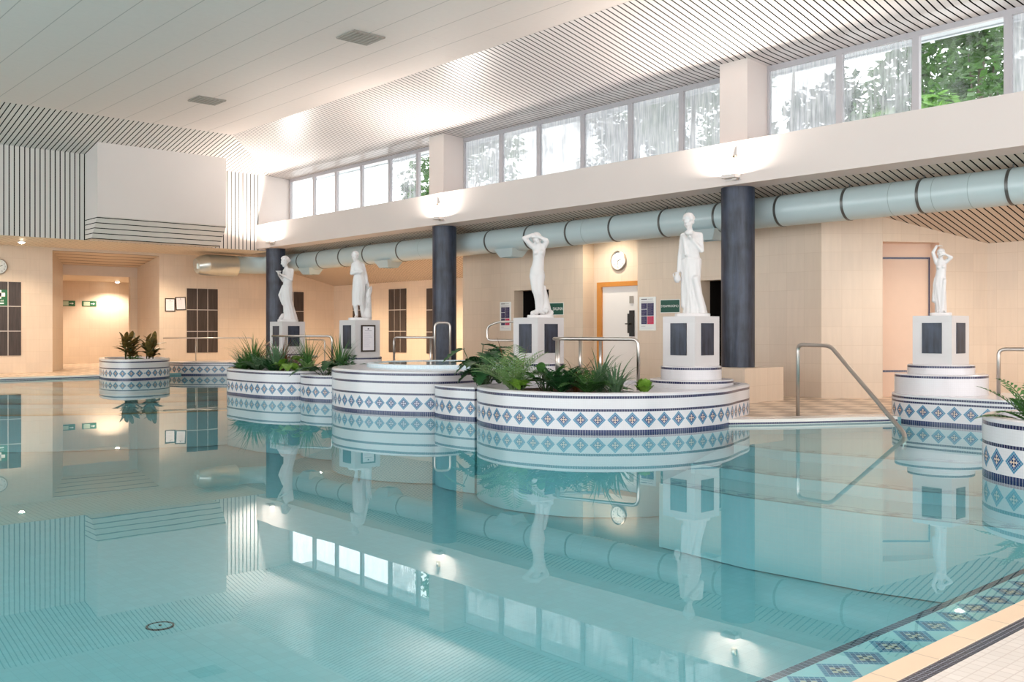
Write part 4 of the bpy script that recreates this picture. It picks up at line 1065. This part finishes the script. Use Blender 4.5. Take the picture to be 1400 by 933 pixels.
# 2: standing figure with a tree stump and a fawn
t = statue(SP[1], 'white statue of a robed figure with a stump and small deer, second from left', 1.0)
base(t, .225, .19, .05)
s = Sculpt()
s.loft([(.30, -.03, 0, .118, .10, .10, 13, .1), (.42, -.03, 0, .12, .105, .09, 12, .3), (.55, -.02, 0, .128, .11, .09, 12, .6), (.68, -.01, 0, .132, .11, .07, 11, .9), (.80, -.01, 0, .125, .105, .06, 11, 1.2), (.86, -.01, 0, .112, .098, .05, 10, 1.4), (.89, -.01, 0, .102, .09, .02, 9, 1.5), (.98, -.02, -.01, .108, .098, .03, 9, 1.8), (1.07, -.03, -.01, .112, .10, .02, 8, 2.), (1.13, -.04, 0, .105, .085, 0, 8, 2.), (1.17, -.05, 0, .07, .06, 0, 8, 2.), (1.20, -.06, 0, .045, .045, 0, 8, 2.)])
s.head((-.09, -.02, 1.275), rad(-25), rad(6), 0, .98)
s.cap((-.06, 0, 1.16), (-.085, -.005, 1.23), .045, .04)
s.cap((-.12, 0, 1.10), (.05, 0, 1.10), .05, .055)
s.chain([((-.125, 0, 1.10), .046), ((-.155, -.03, .93), .037), ((-.03, -.12, .96), .025)]); s.hand((-.03, -.12, .96), (1, -.1, .2), (0, 1, 0), .85, .7)
s.chain([((.055, 0, 1.10), .048), ((.12, .02, .90), .038), ((.15, -.03, .74), .026)]); s.hand((.15, -.03, .74), (.2, -.1, -1), (-1, 0, 0), .85, .6)
s.chain([((-.075, -.02, .45), .062), ((-.085, -.05, .28), .046), ((-.075, -.02, .24), .045), ((-.06, .0, .08), .030)]); s.foot((-.06, 0, .05), (-.3, -1), .9)
s.chain([((.02, .0, .45), .062), ((.045, -.03, .29), .046), ((.05, 0, .22), .045), ((.06, .03, .08), .030)]); s.foot((.06, .03, .05), (.4, -1), .9)
s.cap((.09, .03, .55), (.12, .05, .1), .045, .06)
sculpt(s, 'figure', t)
s = Sculpt()
s.chain([((.15, .05, .04), .095), ((.165, .05, .30), .070), ((.17, .04, .52), .055), ((.15, .02, .74), .035)]); s.chain([((.17, .04, .48), .045), ((.215, .02, .60), .034), ((.225, .0, .66), .02)])
s.rock((.13, .03, .05), (.07, .09, .06), 4)
s.ell((.17, -.07, .50), (.05, .075, .05), (rad(50), 0, 0)); s.chain([((.175, -.10, .53), .032), ((.19, -.11, .62), .022)]); s.ell((.20, -.14, .635), (.020, .045, .022), (rad(20), 0, 0))
for q in ((.15, -.09), (.19, -.09)): s.chain([((q[0], q[1], .46), .022), ((q[0], q[1] - .03, .36), .014), ((q[0], q[1], .26), .012)])
for q in (-1, 1): s.cap((.20 + q * .015, -.12, .655), (.20 + q * .035, -.11, .70), .010, .006)
sculpt(s, 'stump_with_deer', t, .009)

# 3: nude with raised arms against a stump
t = statue(SP[2], 'white nude statue with both arms raised, middle of the row', 1.0)
base(t, .215, .19, .045, .03)
s = Sculpt()
s.loft([(.66, -.03, 0, .098, .085, 0, 8, 0), (.72, -.03, 0, .112, .098, 0, 8, 0), (.79, -.025, .005, .112, .10, 0, 8, 0), (.86, -.01, 0, .098, .088, 0, 8, 0), (.94, .0, -.01, .088, .078, 0, 8, 0), (1.02, .005, -.01, .098, .085, 0, 8, 0), (1.09, .01, -.01, .105, .085, 0, 8, 0), (1.16, .01, 0, .088, .07, 0, 8, 0), (1.21, -.0, 0, .05, .05, 0, 8, 0)])
for q in (-.05, .045): s.ell((q + .005, -.082, 1.055), (.042, .038, .04))
s.ell((-.07, .05, .73), (.07, .06, .08)); s.ell((.03, .05, .73), (.07, .06, .08))
s.head((-.025, -.0, 1.272), rad(-20), rad(18), rad(-12), 1.05)
s.cap((0, 0, 1.17), (-.02, -.01, 1.22), .042, .04)
s.chain([((.08, .0, 1.15), .050), ((.13, -.05, 1.225), .044), ((.125, -.07, 1.25), .038), ((.0, -.085, 1.315), .026)]); s.hand((.0, -.085, 1.315), (-1, 0, .1), (0, 1, -.4), .95, .5)
s.chain([((-.075, .0, 1.14), .046), ((-.235, -.09, 1.285), .036), ((-.09, -.05, 1.348), .027)]); s.hand((-.09, -.05, 1.348), (1, 0, -.05), (0, 0, -1), .95, .5)
s.chain([((-.065, 0, .68), .088), ((-.055, -.045, .45), .060), ((-.035, -.04, .40), .054), ((-.015, -.01, .28), .048), ((-.02, .02, .10), .030)]); s.foot((-.02, .02, .05), (-.3, -1), .95)
s.chain([((.025, 0, .68), .086), ((.015, -.035, .46), .060), ((.03, -.03, .40), .054), ((.05, .0, .28), .046), ((.05, .02, .10), .030)]); s.foot((.05, .02, .05), (.3, -1), .95)
sculpt(s, 'figure', t)
s = Sculpt()
s.loft([(.035, .13, .06, .105, .10, .05, 7, .4), (.15, .115, .06, .085, .08, .06, 7, .8), (.30, .095, .06, .07, .065, .06, 6, 1.2), (.44, .075, .06, .058, .055, .06, 6, 1.7), (.53, .065, .06, .05, .05, .03, 5, 2.)])
s.rock((.15, 0, .05), (.09, .09, .07), 8)
s.rock((-.08, -.02, .045), (.06, .08, .05), 5); s.cap((-.10, 0, .06), (-.03, .03, .12), .035, .03)
sculpt(s, 'stump', t, .010)

# 5: half draped figure, arms raised around the bowed head
t = statue(SP[4], 'smallest white statue with one arm lifted over its bowed head, on the right walkway', 1.0)
base(t, .145, .12, .045)
s = Sculpt()
s.loft([(.04, .0, 0, .075, .08, .10, 10, .3), (.14, .0, 0, .072, .075, .10, 10, .6), (.30, -.015, 0, .082, .075, .09, 10, .9), (.44, -.02, 0, .086, .075, .07, 9, 1.2), (.52, -.012, 0, .080, .068, .05, 9, 1.4), (.56, -.005, 0, .070, .060, .02, 8, 1.5), (.64, .005, -.005, .064, .056, 0, 8, 2.), (.71, .005, -.005, .070, .058, 0, 8, 2.), (.77, .0, 0, .062, .048, 0, 8, 2.), (.81, .0, 0, .036, .036, 0, 8, 2.)])
for q in (-.03, .035): s.ell((q, -.052, .69), (.028, .026, .026))
s.head((.0, -.02, .875), rad(15), rad(22), rad(10), .68)
s.cap((0, 0, .79), (0, -.008, .84), .030, .027)
s.chain([((-.055, 0, .755), .032), ((-.10, -.02, .895), .025), ((-.055, -.03, .985), .017)]); s.hand((-.055, -.03, .985), (1, 0, .15), (0, 0, -1), .6, .6)
s.chain([((.055, 0, .755), .032), ((.135, -.03, .82), .025), ((.065, -.07, .86), .017)]); s.hand((.065, -.07, .86), (-1, 0, .3), (0, 1, 0), .6, .6)
s.cap((-.07, -.02, .52), (-.085, -.01, .22), .022, .035); s.cap((.045, -.05, .5), (.02, -.06, .06), .028, .03)
s.foot((-.03, -.05, .045), (-.3, -1), .6); s.foot((.035, -.05, .045), (.3, -1), .6)
sculpt(s, 'figure', t, .007)
# ------------------------------------------------------------------ plants
def leaf_mat(name, a, b, trans=.25, rough=.4):
    t = NT(name); p = t.pos()[0]; n = t.noise(p, 14, 3)
    c = t.mix(t.rng(n, .3, .7), a, b)
    pb = t.bsdf(c, rough, .4)
    tl = t.n('ShaderNodeBsdfTranslucent'); t.L(c, tl.inputs[0]); mx = t.n('ShaderNodeMixShader'); mx.inputs[0].default_value = trans
    t.L(pb.outputs[0], mx.inputs[1]); t.L(tl.outputs[0], mx.inputs[2]); t.L(mx.outputs[0], t.out.inputs[0]); return t.m
L_dark = leaf_mat('leaf_dark', (.014, .06, .02), (.04, .13, .04)); L_mid = leaf_mat('leaf_mid', (.04, .12, .03), (.10, .24, .06)); L_lime = leaf_mat('leaf_lime', (.11, .25, .025), (.24, .42, .06))
L_palm = leaf_mat('leaf_palm', (.12, .24, .07), (.28, .42, .17)); L_grey = leaf_mat('leaf_greyish', (.07, .15, .075), (.17, .28, .15)); L_rust = leaf_mat('leaf_rust', (.12, .045, .015), (.22, .10, .04))
L_brown = leaf_mat('leaf_bronze', (.05, .06, .02), (.24, .16, .045)); M_stem = plain('green_stem', (.05, .09, .03), .6)
def blade(b, base, az, length, lean, width, droop, n=7, fold=.15):
    """arched strap leaf"""
    d = Vector((math.cos(az), math.sin(az), 0)); sd = Vector((-d.y, d.x, 0)); p = Vector(base); ang = lean; rr = []
    for k in range(n + 1):
        f = k / n; w = width * (1 - f ** 2.2) * (.55 + .45 * min(1, f * 4)) + .0006
        up = Vector((0, 0, 1)) * math.sin(ang) * -1 + d * -0
        nrm = (Vector((0, 0, 1)) * math.cos(PI / 2 - ang) - d * math.sin(PI / 2 - ang))
        rr.append((p - sd * w + nrm * 0 + Vector((0, 0, w * fold)), p + Vector((0, 0, 0)), p + sd * w + Vector((0, 0, w * fold))))
        p = p + (d * math.cos(ang) + Vector((0, 0, 1)) * math.sin(ang)) * (length / n); ang -= droop / n * (.4 + 1.2 * f)
    for a, c in zip(rr, rr[1:]):
        b.face([a[0], a[1], c[1], c[0]]); b.face([a[1], a[2], c[2], c[1]])
def frond(b, base, az, length, lean, droop, lw, ll, pairs=13, taper=True, vee=.5):
    """pinnate frond; leaflets as folded blades"""
    d = Vector((math.cos(az), math.sin(az), 0)); sd = Vector((-d.y, d.x, 0)); p = Vector(base); ang = lean; pts = []
    n = pairs
    for k in range(n + 1):
        pts.append((p.copy(), ang)); p = p + (d * math.cos(ang) + Vector((0, 0, 1)) * math.sin(ang)) * (length / n); ang -= droop / n * (.4 + 1.2 * k / n)
    b.tube([q for q, _ in pts], [.006 * (1 - .8 * i / n) * max(1, length) for i in range(n + 1)], 4)
    for k in range(2, n + 1):
        q, a = pts[k]; f = k / n; t = d * math.cos(a) + Vector((0, 0, 1)) * math.sin(a); up = (Vector((0, 0, 1)) * math.cos(a) - d * math.sin(a))
        L = ll * (math.sin(PI * (.12 + .84 * f)) if taper else 1)
        for sgn in (-1, 1):
            e = (sd * sgn * .85 + t * .55 + up * (vee - .3)).normalized(); tip = q + e * L - Vector((0, 0, L * .18)); mid = q + e * L * .5
            wv = t * lw
            b.face([q, mid - wv, tip, mid + wv])
def ovate(b, base, az, pet, lean, L, W, tilt, lobes=0, n=10, stem=True):
    """broad leaf on a petiole"""
    d = Vector((math.cos(az), math.sin(az), 0)); sd = Vector((-d.y, d.x, 0)); p0 = Vector(base); p1 = p0 + (d * math.cos(lean) + Vector((0, 0, 1)) * math.sin(lean)) * pet
    if stem: b.tube([p0, p0 * .5 + p1 * .5 + Vector((0, 0, pet * .08)), p1], .005, 5, mi=1)
    rows = []
    for k in range(n + 1):
        f = k / n; w = W * math.sin(PI * min(1, (f * .93 + .06) ** .72)) ** .8
        if lobes: w *= 1 - .5 * (math.sin(f * PI * lobes) ** 8 if .15 < f < .95 else 0)
        a = tilt - .9 * f * f; c = p1 + (d * math.cos(tilt) + Vector((0, 0, 1)) * math.sin(tilt)) * L * f - Vector((0, 0, 1)) * L * .28 * f * f
        up = Vector((0, 0, 1))
        rows.append((c - sd * w + up * w * .22, c - sd * w * .5 + up * w * .05, c, c + sd * w * .5 + up * w * .05, c + sd * w + up * w * .22))
    for a, c in zip(rows, rows[1:]):
        for j in range(4): b.face([a[j], a[j + 1], c[j + 1], c[j]])
def plant(name, label, c, fn, mats, seed, group=None):
    global R
    old = R; R = random.Random(seed); t = thing(name, label, 'plant', c, 0, group); b = MB(); fn(b); b.v = [tuple(q * PS for q in p) for p in b.v]; o = b.build('foliage', mats, t, smooth=True, local=True); R = old; return t
def grass(n, h, w, spread=(.9, 1.5), droop=(.6, 1.8), r0=.05):
    def f(b):
        for _ in range(n):
            a = R.uniform(0, 2 * PI); q = R.uniform(0, r0)
            blade(b, (q * math.cos(a), q * math.sin(a), 0), a + R.uniform(-.5, .5), h * R.uniform(.6, 1.1), R.uniform(*spread), w * R.uniform(.7, 1.2), R.uniform(*droop))
    return f
def ferns(n, L, lw, ll, lean=(.6, 1.3), droop=(.9, 1.6), pairs=14):
    def f(b):
        for i in range(n):
            a = 2 * PI * i / n + R.uniform(-.3, .3); frond(b, (0, 0, 0), a, L * R.uniform(.75, 1.1), R.uniform(*lean), R.uniform(*droop), lw, ll, pairs)
    return f
def broad(n, pet, L, W, lobes=0, lean=(.5, 1.3), tilt=(-.3, .5)):
    def f(b):
        for i in range(n):
            a = 2 * PI * i / n * 2.618 + R.uniform(-.3, .3); ovate(b, (R.uniform(-.05, .05), R.uniform(-.05, .05), 0), a, pet * R.uniform(.5, 1.1), R.uniform(*lean), L * R.uniform(.75, 1.1), W * R.uniform(.8, 1.1), R.uniform(*tilt), lobes)
    return f
def stalks(n, hs, L, W):
    """several canes, each ringed with lance leaves"""
    def f(b):
        for i in range(n):
            x, y = R.uniform(-.11, .11), R.uniform(-.11, .11); h = hs * R.uniform(.55, 1.)
            b.tube([(x, y, 0), (x * 1.2, y * 1.2, h)], .012, 6, mi=1)
            for k in range(9):
                z = h * (.25 + .75 * k / 9); a = k * 2.4 + R.uniform(-.3, .3)
                ovate(b, (x * (1 + .2 * z / h), y * (1 + .2 * z / h), z), a, .02, .8, L * R.uniform(.7, 1.1), W, R.uniform(.1, .9) + .6 * k / 9, 0, 6, False)
    return f
def bulb(b):
    for ring, (k, ln, tl) in enumerate(((7, .12, .75), (7, .15, 1.0), (6, .17, 1.2), (5, .18, 1.35))):
        for i in range(k): ovate(b, (.03 * math.cos(2 * PI * (i + ring * .5) / k), .03 * math.sin(2 * PI * (i + ring * .5) / k), .01), 2 * PI * (i + ring * .5) / k, .012, tl, ln, .042, tl + .2, 0, 7, False)
ZS = .43; PS = 1.3
plant('bronze_cordyline', 'bronze and green leafy plant, left one in the small far planter', (-26.1, 9.55, .44), stalks(5, .46, .34, .062), [L_brown, M_stem], 11)
plant('bronze_cordyline', 'bronze and green leafy plant, right one in the small far planter', (-25.6, 9.95, .44), stalks(5, .44, .34, .062), [L_brown, M_stem], 12)
plant('broadleaf_plant', 'low dark green leafy plant between the two bronze plants', (-25.7, 9.6, .44), broad(14, .10, .16, .05), [L_mid, M_stem], 13)
plant('ornamental_grass', 'tall fine grass at the left end of the grass planter', (-17.95, 9.05, ZS), grass(130, .62, .007), [L_mid], 21)
plant('ornamental_grass', 'reddish wispy grass behind the tall grass in the left planter', (-17.55, 9.45, ZS), grass(70, .62, .006), [L_rust], 22)
plant('fern', 'green fern spilling over the rim of the grass planter', (-17.45, 8.92, ZS), ferns(17, .42, .012, .085), [L_grey], 23)
plant('fern', 'bushy green fern left of centre in the grass planter', (-18.15, 9.3, ZS), ferns(17, .40, .012, .085), [L_mid], 24)
plant('dracaena', 'stiff grey-green spiky plant in the middle of the grass planter', (-17.0, 9.05, ZS), grass(60, .48, .016, (1.1, 1.57), (.1, .7)), [L_grey], 25)
plant('broadleaf_plant', 'bright lime green broad leaved plant in the grass planter', (-16.42, 9.0, ZS), broad(17, .22, .19, .07, 0, (.9, 1.5)), [L_lime, M_stem], 26)
plant('ornamental_grass', 'slim upright grass at the right end of the grass planter', (-16.4, 9.4, ZS), grass(55, .58, .008, (1.15, 1.55), (.2, 1.2)), [L_mid], 27)
plant('fern', 'small olive fern at the right end of the grass planter', (-16.12, 9.25, ZS), ferns(14, .32, .010, .07), [L_palm], 28)
plant('fern', 'dark low fern in the middle of the grass planter', (-16.8, 8.86, ZS), ferns(14, .30, .012, .07), [L_dark], 281)
plant('fern', 'drooping fern at the front left rim of the grass planter', (-17.85, 8.78, ZS), ferns(14, .30, .012, .08), [L_mid], 282)
plant('ornamental_grass', 'short tufted grass at the far left end of the grass planter', (-18.4, 9.05, ZS), grass(80, .42, .008), [L_grey], 283)
plant('fern', 'rusty brown fern at the back of the grass planter', (-17.2, 9.6, ZS), ferns(13, .42, .010, .07), [L_rust], 284)
plant('big_leaf_plant', 'dark big leafed plant on the link left of the spa', (-15.4, 9.2, .39), broad(11, .26, .24, .09, 4), [L_dark, M_stem], 29)
plant('ornamental_grass', 'spiky grass left of the second pedestal', (-16.15, 9.95, .40), grass(55, .68, .008, (1.05, 1.55), (.3, 1.2)), [L_mid], 30)
plant('big_leaf_plant', 'arching dark leaves beside the second pedestal', (-15.75, 9.85, .40), ferns(5, .6, .03, .11, (.8, 1.1), (1.5, 2.0), 9), [L_dark, M_stem], 31)
plant('monstera', 'glossy dark green plant with cut leaves, right of the spa', (-10.72, 9.05, .39), broad(36, .46, .25, .105, 5, (.75, 1.5), (-.6, .3)), [L_dark, M_stem], 32)
plant('dry_stalk_plant', 'thin dry stalks rising behind the glossy plant', (-10.6, 9.5, .39), grass(7, .62, .010, (.9, 1.3), (.0, .3)), [L_rust], 33)
plant('areca_palm', 'pale green feathery palm at the left of the front planter', (-9.62, 8.62, ZS), ferns(16, .58, .008, .20, (.7, 1.45), (.6, 1.2), 18), [L_palm], 41)
plant('broadleaf_plant', 'low bright green plant at the foot of the palm', (-9.35, 8.52, ZS), broad(12, .10, .18, .045, 0, (.7, 1.4), (.3, 1.0)), [L_lime, M_stem], 42)
plant('broadleaf_plant', 'dark upright leafed plant right of the palm', (-9.2, 8.85, ZS), broad(26, .20, .22, .045, 0, (.8, 1.5), (.2, 1.1)), [L_mid, M_stem], 43)
plant('fern', 'dark green fern in the middle of the front planter', (-8.86, 8.80, ZS), ferns(20, .42, .014, .09), [L_dark], 44)
plant('fern', 'mid green fern in the middle of the front planter, right one', (-8.55, 8.95, ZS), ferns(20, .42, .014, .09), [L_mid], 45)
plant('ornamental_grass', 'rusty arching grass behind the ferns of the front planter', (-9.05, 9.25, ZS), grass(50, .46, .007, (.8, 1.4), (1., 2.)), [L_rust], 46)
plant('spider_plant', 'grey-green strap leaved plant in front of the steel rail', (-8.62, 9.25, ZS), grass(40, .50, .012, (.9, 1.5), (.8, 1.9)), [L_grey], 47)
plant('spider_plant', 'striped strap leaved plant before the white door, with one tall stalk', (-8.33, 9.22, ZS), lambda b: (grass(34, .46, .013, (.7, 1.5), (.8, 1.8))(b), blade(b, (0, 0, 0), .85, .62, 1.15, .004, .15)), [L_grey], 48)
plant('fern', 'small fern left of the round lime plant', (-8.5, 9.4, ZS), ferns(12, .28, .010, .06), [L_mid], 49)
plant('bulb_plant', 'round lime green bud shaped plant beside the rail post', (-8.16, 9.6, ZS + .005), bulb, [L_lime, M_stem], 50)
plant('fern', 'green fern in the round planter at the right frame edge', (-3.18, 8.88, ZS), ferns(18, .42, .012, .085, (.4, 1.2), (.6, 1.3)), [L_mid], 51)

# ------------------------------------------------------------------ trees outside the clerestory
T_leaf = [leaf_mat('tree_leaf_a', (.035, .095, .02), (.10, .22, .05), .4), leaf_mat('tree_leaf_b', (.022, .05, .022), (.06, .12, .045), .35), leaf_mat('tree_leaf_c', (.09, .22, .035), (.20, .38, .09), .5)]
M_bark = plain('bark', (.10, .08, .06), .8, var=.3)
def tree(c, h, r, n, m, label, seed, ls=.16, holes=.4):
    rr = random.Random(seed); t = thing('tree', label, 'tree', (*c, 0), 0, 'trees outside the windows')
    b = MB(); b.tube([(0, 0, 0), (.1, .1, h * .35), (0, .0, h * .7), (.15, -.1, h)], [.2, .15, .09, .03], 8)
    cl = []
    for k in range(26):
        a = rr.uniform(0, 2 * PI); e = rr.uniform(-.5, 1); q = rr.uniform(.35, 1.) * r
        cl.append((Vector((q * math.cos(a) * .95, q * math.sin(a) * .8, h * .72 + e * r * .75)), rr.uniform(.3, .55) * r * .6))
        if k % 3 == 0: b.tube([(0, 0, h * .5), tuple(cl[-1][0])], [.05, .012], 5)
    b.build('trunk', M_bark, t, smooth=True, local=True)
    b = MB()
    for _ in range(n):
        p, cr = rr.choice(cl); v = Vector((rr.gauss(0, 1), rr.gauss(0, 1), rr.gauss(0, .8))).normalized() * cr * rr.uniform(.2, 1) ** .6; o = p + v
        x = Vector((rr.gauss(0, 1), rr.gauss(0, 1), rr.gauss(0, .5))).normalized(); y = x.cross(Vector((rr.gauss(0, .5), rr.gauss(0, .5), 1))).normalized(); s = ls * rr.uniform(.6, 1.3)
        b.face([o - x * s, o - y * s * .45, o + x * s, o + y * s * .45])
    b.build('foliage', m, t, local=True)
TR = [((-9.6, 23.5), 9.6, 2.9, 4200, 0, 'tree with bright green leaves seen through the clear pane'), ((-12.0, 28.8), 11.6, 2.6, 2400, 1, 'dark green tree behind the bright one, through the right panes'), ((-9.6, 20.0), 7.0, 1.2, 1800, 2, 'light green branches low in the clear pane'),
      ((-15.3, 24.5), 9.0, 2.2, 3200, 1, 'tree behind the milky panes left of the clear pane'), ((-4.4, 23), 9.6, 2.3, 3600, 0, 'tree behind the pane at the right frame edge'),
      ((-20.6, 26.8), 11.0, 2.6, 3400, 0, 'tree behind the right panes of the middle window run'), ((-25, 29), 12, 2.7, 3400, 1, 'tree behind the middle panes of the middle window run'), ((-29, 23.5), 10.0, 2.2, 3000, 0, 'tree behind the left panes of the middle window run'), ((-34.5, 26), 9.6, 1.7, 1800, 1, 'tree behind the right panes of the left window run')]
for i, (c, h, r, n, k, lb) in enumerate(TR): tree(c, h, r, n, T_leaf[k], lb, 60 + i)

# ------------------------------------------------------------------ light
W = bpy.data.worlds.new('overcast_sky'); S.world = W; W.use_nodes = True
bg = W.node_tree.nodes['Background']; bg.inputs[0].default_value = (.97, .985, 1, 1); bg.inputs[1].default_value = WORLD
def area(x, y, z, sx, sy, power, rot, col, spread=PI):
    l = bpy.data.lights.new('lamp', 'AREA'); l.shape = 'RECTANGLE'; l.size = sx; l.size_y = sy; l.energy = power; l.color = col; l.spread = spread
    o = bpy.data.objects.new('uplight_lamp', l); COL.objects.link(o); o.location = (x, y, z); o.rotation_euler = rot; return o
for x, lb in UPL: area(x, 13.415, 3.872, .24, .10, UPW, (PI + rad(-8), 0, 0), (1, .92, .84), rad(178))
# aisle downlights behind the beam
for x, lb in ((-27.0, 'round downlight over the far end of the back aisle, mirrored in the water'), (-24.4, 'round downlight in the back aisle behind the second statue, mirrored in the water'), (-21.8, '')): downlight(x, 15.9, 3.33, lb, AISLE, 1.2, bool(lb), col=(1, .80, .56))
downlight(-14.1, 15.12, 3.50, '', RECESS, 1.4, False, 1., col=(1, .88, .70))
downlight(-6.79, 15.82, 3.35, 'round downlight in the aisle ceiling near the shower niche', 190, 1.2, True, col=(1, .86, .70)); downlight(-4.2, 15.82, 3.35, '', 190, 1.2, False, col=(1, .86, .70))
downlight(-28.05, 7.4, 3.66, 'round downlight in the left soffit above the dark wall panel', AISLE * .7, 1.2, True); downlight(-27.9, 11.3, 3.66, '', AISLE * .6, 1.25, False); downlight(-27.6, 5.0, 3.66, '', AISLE * .5, 1.25, False)
downlight(-35.6, 12.6, 3.05, 'round downlight in the corridor ceiling', 560, 1.25, True, col=(1, .87, .70)); downlight(-34.2, 10.0, 3.05, '', AISLE * .5, 1.25, False)
